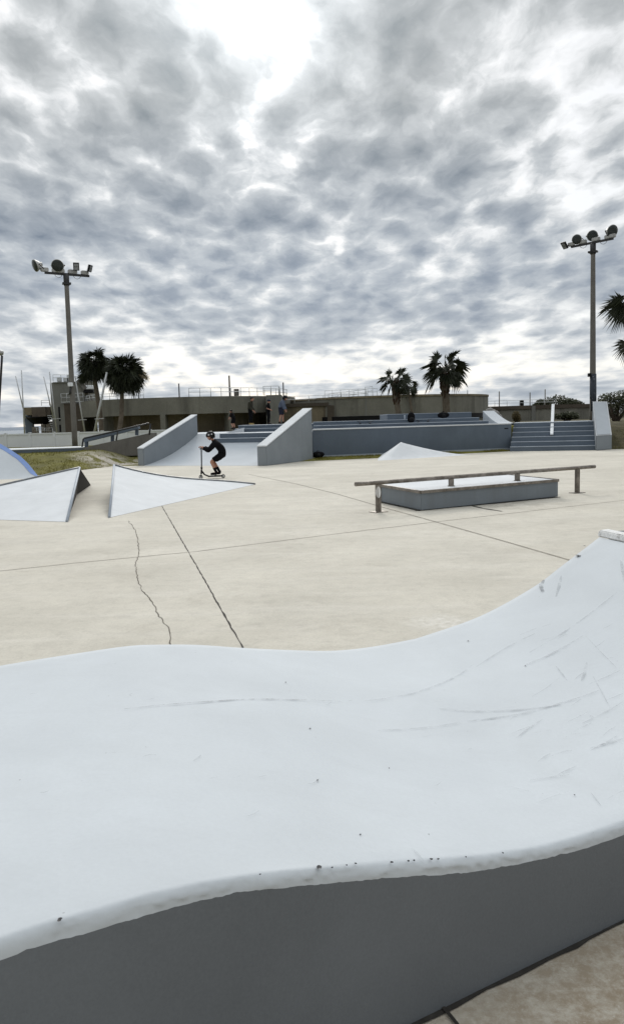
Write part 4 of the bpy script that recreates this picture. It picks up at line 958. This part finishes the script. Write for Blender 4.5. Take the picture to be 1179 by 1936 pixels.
board('black skateboard on the dark wall top near the upright backpack', V((at(800, 803, 39.7).x, 39.8, 1.45)), .15)
board('black skateboard left on the lower seating step in front of the platform', V((at(690, 802, 39.2).x, 39.35, 1.45)), .2)
p = V((at(764.5, 795, 41.5).x, 41.5, 1.632)); o = thing('water_bottle', 'pale blue water bottle standing left of the upright backpack', 'bottle', p)
g = B(); g.lathe([(.035, 0), (.037, .02), (.037, .19), (.015, .23)], Matrix.Translation(p), 12); g.obj('bottle_body', 'tread', o); g = B(); g.lathe([(.018, .231), (.018, .26)], Matrix.Translation(p), 10); g.obj('cap', 'blackpl', o)
# ------------------------------------------------------------------ people
def skinmesh(nodes, edges, sub=2):
    me = bpy.data.meshes.new('tmp'); names = list(nodes); idx = {n: i for i, n in enumerate(names)}
    me.from_pydata([nodes[n][0] for n in names], [(idx[a], idx[b]) for a, b in edges], [])
    o = bpy.data.objects.new('tmp', me); C.objects.link(o); md = o.modifiers.new('s', 'SKIN'); md.use_smooth_shade = True; md.branch_smoothing = .4
    for i, n in enumerate(names):
        sv = me.skin_vertices[0].data[i]; r = nodes[n][1]; sv.radius = (r, r) if not isinstance(r, tuple) else r; sv.use_root = (i == 0)
    o.modifiers.new('u', 'SUBSURF').levels = sub; 
    dg = bpy.context.evaluated_depsgraph_get(); dg.update(); ev = o.evaluated_get(dg); out = bpy.data.meshes.new_from_object(ev)
    bpy.data.objects.remove(o); return out
def person(label, org, yaw, J, s=1.0, top='black', sleeve='wrist', bottom='black', blen='knee', shoes='black', head=None, hair=True, look=0.0, gripR=None, name='person', grp=None, tilt=0.0, socks=None):
    """J: joint -> (forward, left, up) in metres before scale."""
    fw = V((math.cos(yaw), math.sin(yaw), 0)); lf = V((-fw.y, fw.x, 0))
    def w(p): return org + (fw * p[0] + lf * p[1] + V((0, 0, p[2]))) * s
    j = {k: w(v) for k, v in J.items()}
    o = thing(name, label, 'person', org, grp)
    r = {'pelvis': .135, 'spine': .128, 'chest': .142, 'neck': .05, 'skull': .055, 'shL': .058, 'shR': .058, 'elL': .046, 'elR': .046, 'wrL': .026, 'wrR': .026, 'paL': .032, 'paR': .032,
         'hipL': .09, 'hipR': .09, 'knL': .055, 'knR': .055, 'caL': .05, 'caR': .05, 'anL': .034, 'anR': .034, 'toL': .028, 'toR': .028}
    nodes = {}
    for S in 'LR':
        d = (j['wr' + S] - j['el' + S]).normalized(); j['pa' + S] = j['wr' + S] + d * .07 * s
        j['ca' + S] = lerp(j['kn' + S], j['an' + S], .3) - fw * .012
    for k in r: nodes[k] = (j[k], r[k] * s)
    ed = [('pelvis', 'spine'), ('spine', 'chest'), ('chest', 'neck'), ('neck', 'skull')]
    for S in 'LR': ed += [('chest', 'sh' + S), ('sh' + S, 'el' + S), ('el' + S, 'wr' + S), ('wr' + S, 'pa' + S), ('pelvis', 'hip' + S), ('hip' + S, 'kn' + S), ('kn' + S, 'ca' + S), ('ca' + S, 'an' + S), ('an' + S, 'to' + S)]
    bodyme = skinmesh(nodes, ed); g = B(); g.mesh(bodyme)
    # head
    hc = j['skull'] + V((0, 0, .055 * s)) + fw * .02 * s
    hy = yaw + look; hf = V((math.cos(hy), math.sin(hy), 0)); Rh = Matrix.Rotation(hy, 3, 'Z') @ Matrix.Rotation(tilt, 3, 'Y')
    X = lambda a, b, c: hc + Rh @ V((a, b, c)) * s
    g.ball(hc, (.098 * s, .076 * s, .118 * s), Rh, 3); g.ball(X(.045, 0, -.06), (.05 * s, .05 * s, .055 * s), Rh, 2)
    g.ball(X(.100, 0, -.015), (.022 * s, .014 * s, .026 * s), Rh, 2)
    for S in (1, -1):
        g.ball(X(-.005, S * .078, -.01), (.02 * s, .01 * s, .032 * s), Rh, 2)
        g.ball(X(.086, S * .032, .012), (.012 * s, .012 * s, .008 * s), Rh, 1, mi=1)
    g.ball(X(.088, 0, -.062), (.008 * s, .024 * s, .006 * s), Rh, 1, mi=1)
    # hands
    for S, sg in (('L', 1), ('R', -1)):
        p = j['pa' + S]; d = (p - j['wr' + S]).normalized(); sd_ = lf - d * lf.dot(d); sd_.normalize(); nn = d.cross(sd_).normalized()
        if nn.z > 0: nn = -nn
        kk = (.055, .042, .03) 
        for i, (off, ln) in enumerate(((-.03, .85), (-.01, 1.0), (.01, .95), (.03, .75))):
            b0 = p + sd_ * off * s + d * .012 * s; b1 = b0 + (d * .034 + nn * .012) * ln * s; b2 = b1 + (d * .012 + nn * .030) * ln * s; b3 = b2 + (-d * .012 + nn * .018) * ln * s
            g.tube([b0, b1, b2, b3], [.0095 * s, .009 * s, .008 * s, .006 * s], 6)
        tb = p - sd_ * sg * .028 * s - d * .01 * s; g.tube([tb, tb - sd_ * sg * .022 * s + d * .02 * s + nn * .01 * s, tb - sd_ * sg * .016 * s + d * .04 * s + nn * .03 * s], [.011 * s, .010 * s, .007 * s], 6)
    g.obj('body', ['skin', 'eye'], o, fix=False)
    # clothes: the body surface pushed outwards over the covered bones
    def garment(name, m, cover, off):
        b = bmesh.new(); b.from_mesh(bodyme); b.normal_update()
        def inside(q):
            best = None
            for a, c in ed:
                A, Bq = j[a], j[c]; d = Bq - A; t = max(0, min(1, (q - A).dot(d) / d.length_squared)); e = (q - A - d * t).length / (r[a] + (r[c] - r[a]) * t)
                if best is None or e < best[0]: best = (e, a, c, t)
            lim = cover(best[1].rstrip('LR'), best[2].rstrip('LR'))
            return lim is not None and lim[0] <= best[3] <= lim[1]
        bmesh.ops.delete(b, geom=[f for f in b.faces if not inside(f.calc_center_median())], context='FACES')
        for v in b.verts: v.co += v.normal * (off * s * (1 + .35 * nz(v.co * 14)))
        g = B(); tm = bpy.data.meshes.new('t'); b.to_mesh(tm); b.free(); g.mesh(tm)
        eds = [e for e in g.b.edges if e.is_boundary]
        ex = bmesh.ops.extrude_edge_only(g.b, edges=eds)
        for v in [v for v in ex['geom'] if isinstance(v, bmesh.types.BMVert)]: v.co -= v.normal * (off * .6 * s)
        for f in g.b.faces: f.smooth = True
        return g.obj(name, m, o, fix=False)
    tops = {('pelvis', 'spine'): (.0, 1), ('spine', 'chest'): (0, 1), ('chest', 'neck'): (0, .75), ('chest', 'sh'): (0, 1), ('sh', 'el'): (0, 1 if sleeve == 'wrist' else .85), ('pelvis', 'hip'): (0, .35)}
    if sleeve == 'wrist': tops[('el', 'wr')] = (0, .93)
    garment('top', top, lambda a, c: tops.get((a, c)), .030)
    bots = {('pelvis', 'spine'): (0, .25), ('pelvis', 'hip'): (0, 1), ('hip', 'kn'): (0, 1 if blen == 'ankle' else (.9 if blen == 'knee' else .78))}
    if blen == 'ankle': bots[('kn', 'ca')] = (0, 1); bots[('ca', 'an')] = (0, .9)
    garment('trousers' if blen == 'ankle' else 'shorts', bottom, lambda a, c: bots.get((a, c)), .026)
    for S in 'LR':
        a, t = j['an' + S], j['to' + S]; d = (t - a); d2 = V((d.x, d.y, 0)).normalized()
        sh = {'a': (a + V((0, 0, .01 * s)), .046 * s), 'h': (a - d2 * .03 * s + V((0, 0, -.045 * s)), .042 * s), 'm': (lerp(a, t, .55) + V((0, 0, -.005 * s)), .045 * s), 't': (t + d2 * .03 * s + V((0, 0, .008 * s)), .036 * s)}
        a_ = sh.pop('a'); g = B(); g.mesh(skinmesh(sh, [('h', 'm'), ('m', 't')])); g.tube([a_[0] + V((0, 0, .035 * s)), a_[0], lerp(sh['h'][0], sh['m'][0], .35)], [.042 * s, .046 * s, .045 * s], 10)
        g.obj('shoe', shoes, o, fix=False)
    if socks: garment('sock', socks, lambda a, c: (.35, 1) if (a, c) == ('ca', 'an') else None, .008)
    if head == 'helmet' or head == 'cap':
        g = B(); k = 1.28 if head == 'helmet' else 1.08; n_ = 24; prof = []
        for i in range(9):
            th = lerp(0.02, PI * .56, i / 8); prof.append((math.sin(th), math.cos(th)))
        Mx = Matrix.Translation(X(-.006, 0, .012)) @ Rh.to_4x4() @ Matrix.Diagonal((.112 * s * k, .096 * s * k, .125 * s * (1.12 if head == 'helmet' else 1.0), 1))
        g.lathe([p for p in prof] + [(prof[-1][0] * .9, prof[-1][1] - .01)], Mx, n_)
        if head == 'helmet':
            g.box(X(-.07, 0, -.025), (.13 * s, .19 * s, .10 * s), mat3=Rh); g.bevel(.02 * s, 2, .9)
        hm = g.obj('helmet' if head == 'helmet' else 'cap', 'blackpl' if head == 'helmet' else 'navy', o)
        if head == 'helmet':
            g = B(); g.tube([X(-.02, .082, -.02), X(.02, .07, -.1), X(.035, 0, -.128), X(.02, -.07, -.1), X(-.02, -.082, -.02)], .007 * s, 6); g.obj('strap', 'blackpl', hm)
        return o, hm, X, Rh, j
    g = B(); n_ = 20; prof = [(math.sin(th), math.cos(th)) for th in [lerp(.02, PI * .55, i / 8) for i in range(9)]]
    g.lathe(prof, Matrix.Translation(X(-.012, 0, .012)) @ Rh.to_4x4() @ Matrix.Rotation(-.35, 4, 'Y') @ Matrix.Diagonal((.108 * s, .086 * s, .122 * s, 1)), n_); g.obj('hair', 'hair', o)
    return o, None, X, Rh, j
# rider
ro = gnd(402, 904.5); YAW = PI + .05
RJ = {'pelvis': (-.375, 0, .765), 'spine': (-.33, 0, .90), 'chest': (-.17, 0, 1.06), 'neck': (-.045, 0, 1.17), 'skull': (-.005, 0, 1.24),
      'shL': (-.13, .16, 1.08), 'shR': (-.13, -.16, 1.08), 'elL': (.08, .26, .86), 'elR': (.08, -.26, .87), 'wrL': (.235, .225, .945), 'wrR': (.235, -.225, .945),
      'hipL': (-.345, .09, .72), 'hipR': (-.345, -.09, .72), 'knL': (.02, .11, .525), 'knR': (-.03, -.10, .52), 'anL': (-.12, .05, .183), 'anR': (-.22, -.04, .195), 'toL': (.03, .05, .128), 'toR': (-.08, -.05, .13)}
rider, hm, X, Rh, jj = person('crouching rider in black hoodie, shorts and helmet on a kick scooter', ro, YAW, RJ, 1.0, 'black', 'wrist', 'black', 'thigh', 'black', 'helmet', tilt=.12, socks='black')
# stickers on helmet (camera side is the rider's left: -fw x ... +lf) and sleeve mark
side = V((0, -1, 0))
def patch(par, c, w_, h_, name, m, nrm=side, hole=False):
    nrm = nrm.normalized(); x = V((0, 0, 1)).cross(nrm).normalized(); z = nrm.cross(x)
    g = B(); q = [(-w_, -h_), (w_, -h_), (w_, h_), (-w_, h_)]; g.hexa([c + x * a + z * b for a, b in q], [c + x * a + z * b + nrm * .006 for a, b in q]); o = g.obj(name, m, par)
    if hole:
        g = B(); q = [(a * .4, b * .4) for a, b in q]; g.hexa([c + x * a + z * b + nrm * .0065 for a, b in q], [c + x * a + z * b + nrm * .009 for a, b in q]); g.obj('sticker_mark', 'blackpl', par)
patch(hm, X(.035, .117, .045), .023, .020, 'sticker', 'sticker', side + V((-.15, 0, .35)), True)
patch(hm, X(-.055, .110, .052), .015, .016, 'sticker', 'sticker', side + V((.25, 0, .4)))
g = B(); c = jj['shL'] + V((-.065, -.085, -.07))
for dx, dz, ex, ez in ((.03, -.03, 0, .02), (0, .02, -.02, -.005), (.035, -.035, -.04, -.03)): g.tube([c + V((dx, 0, dz)), c + V((ex, 0, ez))], .006, 5)
g.obj('sleeve_emblem', 'sticker', rider)
# scooter
sco = thing('kick_scooter', 'black stunt kick scooter ridden by the crouching rider', 'scooter', ro)
fw = V((math.cos(YAW), math.sin(YAW), 0)); lf = V((-fw.y, fw.x, 0)); S_ = lambda a, b, c: ro + fw * a + lf * b + V((0, 0, c))
Ry = Matrix.Rotation(YAW, 3, 'Z')
g = B(); rows = []
for k in range(9):
    t = k / 8; x = lerp(-.26, .25, t); w_ = .058 * (1 if k < 8 else .7); zc = .095 + (.0 if k < 7 else .03 * (k - 6))
    rows.append([S_(x, -w_, zc), S_(x, w_, zc), S_(x, w_ * .8, zc - .045), S_(x, -w_ * .8, zc - .045), S_(x, -w_, zc)])
g.grid(rows, smooth=False); g.face(rows[0][:4]); g.face(rows[-1][:4]); g.obj('deck', 'blackpl', sco)
g = B(); g.tube([S_(.24, 0, .12), S_(.29, 0, .2), S_(.325, 0, .235)], .024, 8); g.tube([S_(.334, 0, .18), S_(.326, 0, .27)], .028, 10); g.obj('neck_tube', 'blackpl', sco)
g = B(); g.tube([S_(.326, 0, .265), S_(.316, 0, .5), S_(.305, 0, .925)], .019, 10); g.obj('stem', 'blackpl', sco)
g = B(); g.tube([S_(.325, 0, .29), S_(.322, 0, .36)], .03, 10); g.obj('clamp', 'blackpl', sco)
g = B(); g.tube([S_(.305, -.30, .925), S_(.305, .30, .925)], .014, 8); hbx = g.obj('handlebar', 'blackpl', sco)
for sg in (1, -1): g = B(); g.tube([S_(.305, sg * .17, .925), S_(.305, sg * .31, .925)], .021, 8); g.obj('grip', 'black', hbx)
g = B()
for sg in (1, -1): g.tube([S_(.336, sg * .03, .16), S_(.356, sg * .026, .06)], .011, 6)
g.box(S_(.336, 0, .165), (.05, .075, .03), YAW); g.obj('fork', 'blackpl', sco)
for x in (.356, -.325):
    Mw = Matrix.Translation(S_(x, 0, .06)) @ Ry.to_4x4() @ Matrix.Rotation(PI / 2, 4, 'X')
    g = B(); g.lathe([(.04, -.012), (.054, -.014), (.06, 0), (.054, .014), (.04, .012)], Mw, 20); wo = g.obj('wheel', 'black', sco)
    g = B(); g.lathe([(.012, -.016), (.041, -.0155), (.041, .0155), (.012, .016)], Mw, 18); g.obj('rim', 'wheel', wo)
    g = B(); g.tube([S_(x, -.03, .06), S_(x, .03, .06)], .009, 8); g.obj('axle', 'blackpl', wo)
g = B(); g.tube([S_(-.26, .03, .085), S_(-.33, .03, .06)], .012, 6); g.tube([S_(-.26, -.03, .085), S_(-.33, -.03, .06)], .012, 6); g.grid([[S_(-.26, -.025, .10), S_(-.26, .025, .10)], [S_(-.30, -.025, .127), S_(-.30, .025, .127)], [S_(-.34, -.025, .128), S_(-.34, .025, .128)]]); g.obj('rear_brake', 'blackpl', sco)
# background children on the platform
GK = 'children standing on the platform'
def stand(**kw):
    J = {'pelvis': (0, 0, .84), 'spine': (.01, 0, .98), 'chest': (.02, 0, 1.17), 'neck': (.03, 0, 1.30), 'skull': (.05, 0, 1.385), 'shL': (.02, .16, 1.21), 'shR': (.02, -.16, 1.21), 'elL': (.02, .21, .97), 'elR': (.02, -.21, .97),
         'wrL': (.10, .2, .78), 'wrR': (.10, -.2, .78), 'hipL': (0, .085, .80), 'hipR': (0, -.085, .80), 'knL': (.03, .09, .46), 'knR': (.03, -.09, .46), 'anL': (0, .09, .09), 'anR': (0, -.09, .09), 'toL': (.13, .1, .035), 'toR': (.13, -.1, .035)}
    J.update(kw); return J
YK = 43.0
def place(px, z, Y=YK): return V((at(px, 800, Y).x, Y, z))
zd = 1.555
person('child in a dark olive hoodie and dark trousers, second from the left on the platform', place(474, zd), -.25, stand(skull=(.10, 0, 1.36), neck=(.06, 0, 1.28), wrL=(.16, .2, .76), wrR=(.2, -.2, .8), anR=(-.02, -.12, .09), toR=(.11, -.13, .035)), .98, 'olive', 'wrist', 'black', 'ankle', 'tan', grp=GK)
person('child all in black with a dark cap, standing upright, third from the left', place(507.5, zd), -.2, stand(elL=(-.06, .24, 1.0), elR=(-.02, -.24, 1.0), wrL=(.12, .14, .93), wrR=(.14, -.14, .93)), .86, 'black', 'elbow', 'black', 'ankle', 'black', 'cap', grp=GK)
person('child leaning forward in a slate blue hoodie, navy shorts and dark helmet', place(531, zd), -.15, stand(pelvis=(-.03, 0, .84), spine=(.03, 0, .98), chest=(.11, 0, 1.14), neck=(.19, 0, 1.24), skull=(.25, 0, 1.30), shL=(.12, .16, 1.18), shR=(.12, -.16, 1.18), elL=(.18, .2, .94), elR=(.18, -.2, .94), wrL=(.26, .16, .75), wrR=(.26, -.16, .75), knL=(.1, .1, .46), knR=(.02, -.1, .46), anL=(.1, .1, .09), anR=(-.06, -.1, .09), toL=(.23, .1, .035), toR=(.07, -.1, .035)), 1.02, 'slate', 'wrist', 'navy', 'knee', 'black', 'helmet', grp=GK)
kid = place(441, 1.25, 40.6)
person('small child bending forward in black top beside the white wedge, leftmost on the platform', V((kid.x, 40.6, 1.37)), PI - .5, stand(pelvis=(-.06, 0, .76), spine=(0, 0, .9), chest=(.06, 0, 1.07), neck=(.11, 0, 1.18), skull=(.15, 0, 1.25), shL=(.07, .16, 1.1), shR=(.07, -.16, 1.1), elL=(.16, .2, .88), elR=(.16, -.2, .88), wrL=(.28, .12, .8), wrR=(.28, -.12, .8), hipL=(-.05, .085, .72), hipR=(-.05, -.085, .72), knL=(.08, .1, .42), knR=(.04, -.1, .42), anL=(-.02, .1, .09), anR=(-.05, -.1, .09)), .70, 'black', 'elbow', 'black', 'knee', 'black', grp=GK)
# ------------------------------------------------------------------ sky and sun
SUN_EL, SUN_AZ = math.radians(28), math.radians(-3.2)      # azimuth from +Y towards +X
sdir = V((math.sin(SUN_AZ) * math.cos(SUN_EL), math.cos(SUN_AZ) * math.cos(SUN_EL), math.sin(SUN_EL)))
sun = bpy.data.objects.new('sun', bpy.data.lights.new('sun', 'SUN')); C.objects.link(sun)
sun.data.energy = 1.5; sun.data.angle = math.radians(14); sun.data.color = (1, .95, .88)
sun.rotation_euler = sdir.to_track_quat('Z', 'Y').to_euler()
w = bpy.data.worlds.new('World'); sc.world = w; w.use_nodes = True
T = NT(w.node_tree); bg = T.n['Background']; bg.inputs['Strength'].default_value = 1.0
D = T.vmath('NORMALIZE', T.new('ShaderNodeTexCoord').outputs['Generated']).outputs[0]
sx = T.new('ShaderNodeSeparateXYZ'); T.link(D, sx.inputs[0]); dx_, dy_, dz_ = sx.outputs
zc = T.math('ADD', T.math('MAXIMUM', dz_, 0.0), .16)
cv = T.new('ShaderNodeCombineXYZ'); T.link(T.math('DIVIDE', dx_, zc), cv.inputs[0]); T.link(T.math('MULTIPLY', T.math('DIVIDE', dy_, zc), .62), cv.inputs[1]); cv.inputs[2].default_value = 3.7
Pc = cv.outputs[0]
wob = T.new('ShaderNodeTexNoise', i_Scale=6.0, i_Detail=4.0, i_Roughness=.55); T.link(Pc, wob.inputs['Vector'])
Pw = T.vmath('ADD', Pc, T.vmath('MULTIPLY', T.vmath('SUBTRACT', wob.outputs['Color'], (.5, .5, .5)).outputs[0], (.13, .13, .13)).outputs[0]).outputs[0]
n_big = T.noise(Pc, 2.4, 2, .5, .2)
n_mid = T.noise(Pw, 7.0, 3, .5, 0)
n_fine = T.noise(Pw, 20, 6, .6, .2)
vo = T.new('ShaderNodeTexVoronoi', feature='SMOOTH_F1', i_Scale=9.4, i_Smoothness=.4); T.link(Pw, vo.inputs['Vector'])
puff = T.math('SUBTRACT', .62, vo.outputs['Distance'])
near_h = T.new('ShaderNodeMapRange', i_1=.03, i_2=.27, i_3=.28, i_4=1.0); T.link(dz_, near_h.inputs[0])
dens = T.math('MULTIPLY', T.math('SUBTRACT', n_big, .5), .80)
det = T.math('ADD', T.math('MULTIPLY', T.math('SUBTRACT', n_mid, .5), .72), T.math('ADD', T.math('MULTIPLY', T.math('SUBTRACT', n_fine, .5), .56), T.math('MULTIPLY', puff, .70)))
dens = T.math('ADD', dens, T.math('MULTIPLY', det, T.math('MULTIPLY', near_h.outputs[0], .88)))
mps = T.new('ShaderNodeMapping'); mps.inputs['Scale'].default_value = (.42, 2.0, 1); T.link(Pc, mps.inputs[0])
n_str = T.math('MULTIPLY', T.math('SUBTRACT', T.noise(mps.outputs[0], 3.6, 5, .6, .5), .5), .42)
dens = T.math('ADD', dens, T.math('MULTIPLY', n_str, T.math('SUBTRACT', 1.15, near_h.outputs[0])))
dens = T.math('ADD', dens, .335)
def blob(px, py, rx, ry, amp):
    global dens
    c = ray(px, py).normalized(); r_ = V((1, 0, 0)); u_ = r_.cross(c).normalized()
    a = T.math('SUBTRACT', T.vmath('DOT_PRODUCT', D, r_).outputs['Value'], c.x)
    b = T.vmath('DOT_PRODUCT', D, u_).outputs['Value']
    a = T.math('DIVIDE', a, rx / F); b = T.math('DIVIDE', b, ry / F)
    e = T.math('POWER', 2.718, T.math('MULTIPLY', T.math('ADD', T.math('MULTIPLY', a, a), T.math('MULTIPLY', b, b)), -1.0))
    dens = T.math('ADD', dens, T.math('MULTIPLY', T.math('MULTIPLY', e, T.math('GREATER_THAN', dy_, 0.0)), amp))
# where the cloud deck is thick (+) or thin (-)
for q in ((485, 5, 105, 75, -.38), (680, 50, 110, 90, .13), (600, 150, 60, 40, .06), (230, 110, 190, 80, .07), (300, 400, 300, 60, .12), (700, 565, 200, 50, .19), (150, 470, 260, 50, .08), (860, 340, 110, 45, .12), (470, 150, 80, 55, .16), (1080, 80, 190, 120, -.16), (560, 700, 900, 45, -.08), (740, 250, 170, 60, .07), (1000, 190, 140, 45, .08), (60, 180, 150, 90, .07), (360, 285, 60, 30, -.03), (40, 40, 80, 40, -.1), (600, 690, 900, 60, -.05)): blob(*q)
ramp_hi = T.ramp(dens, [(.13, (.93, .94, .945)), (.29, (.72, .74, .755)), (.40, (.55, .575, .59)), (.60, (.40, .425, .44)), (.98, (.22, .25, .27))])
ramp_lo = T.ramp(dens, [(.13, (.93, .94, .945)), (.29, (.70, .725, .745)), (.40, (.51, .55, .59)), (.60, (.335, .38, .44)), (.98, (.15, .195, .265))])
elv = T.new('ShaderNodeMapRange', i_1=.18, i_2=.36, i_3=0.0, i_4=1.0); T.link(dz_, elv.inputs[0])
cloud = T.mix(elv.outputs[0], ramp_lo, ramp_hi)
dot = T.vmath('DOT_PRODUCT', D, tuple(sdir)).outputs['Value']
glow = T.math('POWER', T.math('MAXIMUM', dot, 0.0), 150.0); glow2 = T.math('POWER', T.math('MAXIMUM', dot, 0.0), 9.0)
sky = T.new('ShaderNodeTexSky', sky_type='NISHITA', sun_disc=False, sun_elevation=SUN_EL, sun_rotation=SUN_AZ)
blue = T.mix(1.0, sky.outputs[0], (.10, .10, .10), 'MULTIPLY')
cover = T.ramp(dens, [(.05, .75), (.30, 1.0)])
col = T.mix(cover, blue, cloud)
gain = T.math('ADD', T.math('ADD', 1.0, T.math('MULTIPLY', glow, .9)), T.math('MULTIPLY', glow2, .16))
zen = T.new('ShaderNodeMapRange', i_1=.44, i_2=.8, i_3=1.0, i_4=2.2); T.link(dz_, zen.inputs[0])
gain = T.math('MULTIPLY', gain, zen.outputs[0])
backm = T.new('ShaderNodeMapRange', i_1=-.5, i_2=.3, i_3=.75, i_4=1.0); T.link(dy_, backm.inputs[0])
gain = T.math('MULTIPLY', gain, backm.outputs[0])
gc = T.new('ShaderNodeCombineXYZ')
for k in range(3): T.link(gain, gc.inputs[k])
col = T.mix(1.0, col, gc.outputs[0], 'MULTIPLY')
T.link(col, bg.inputs['Color'])
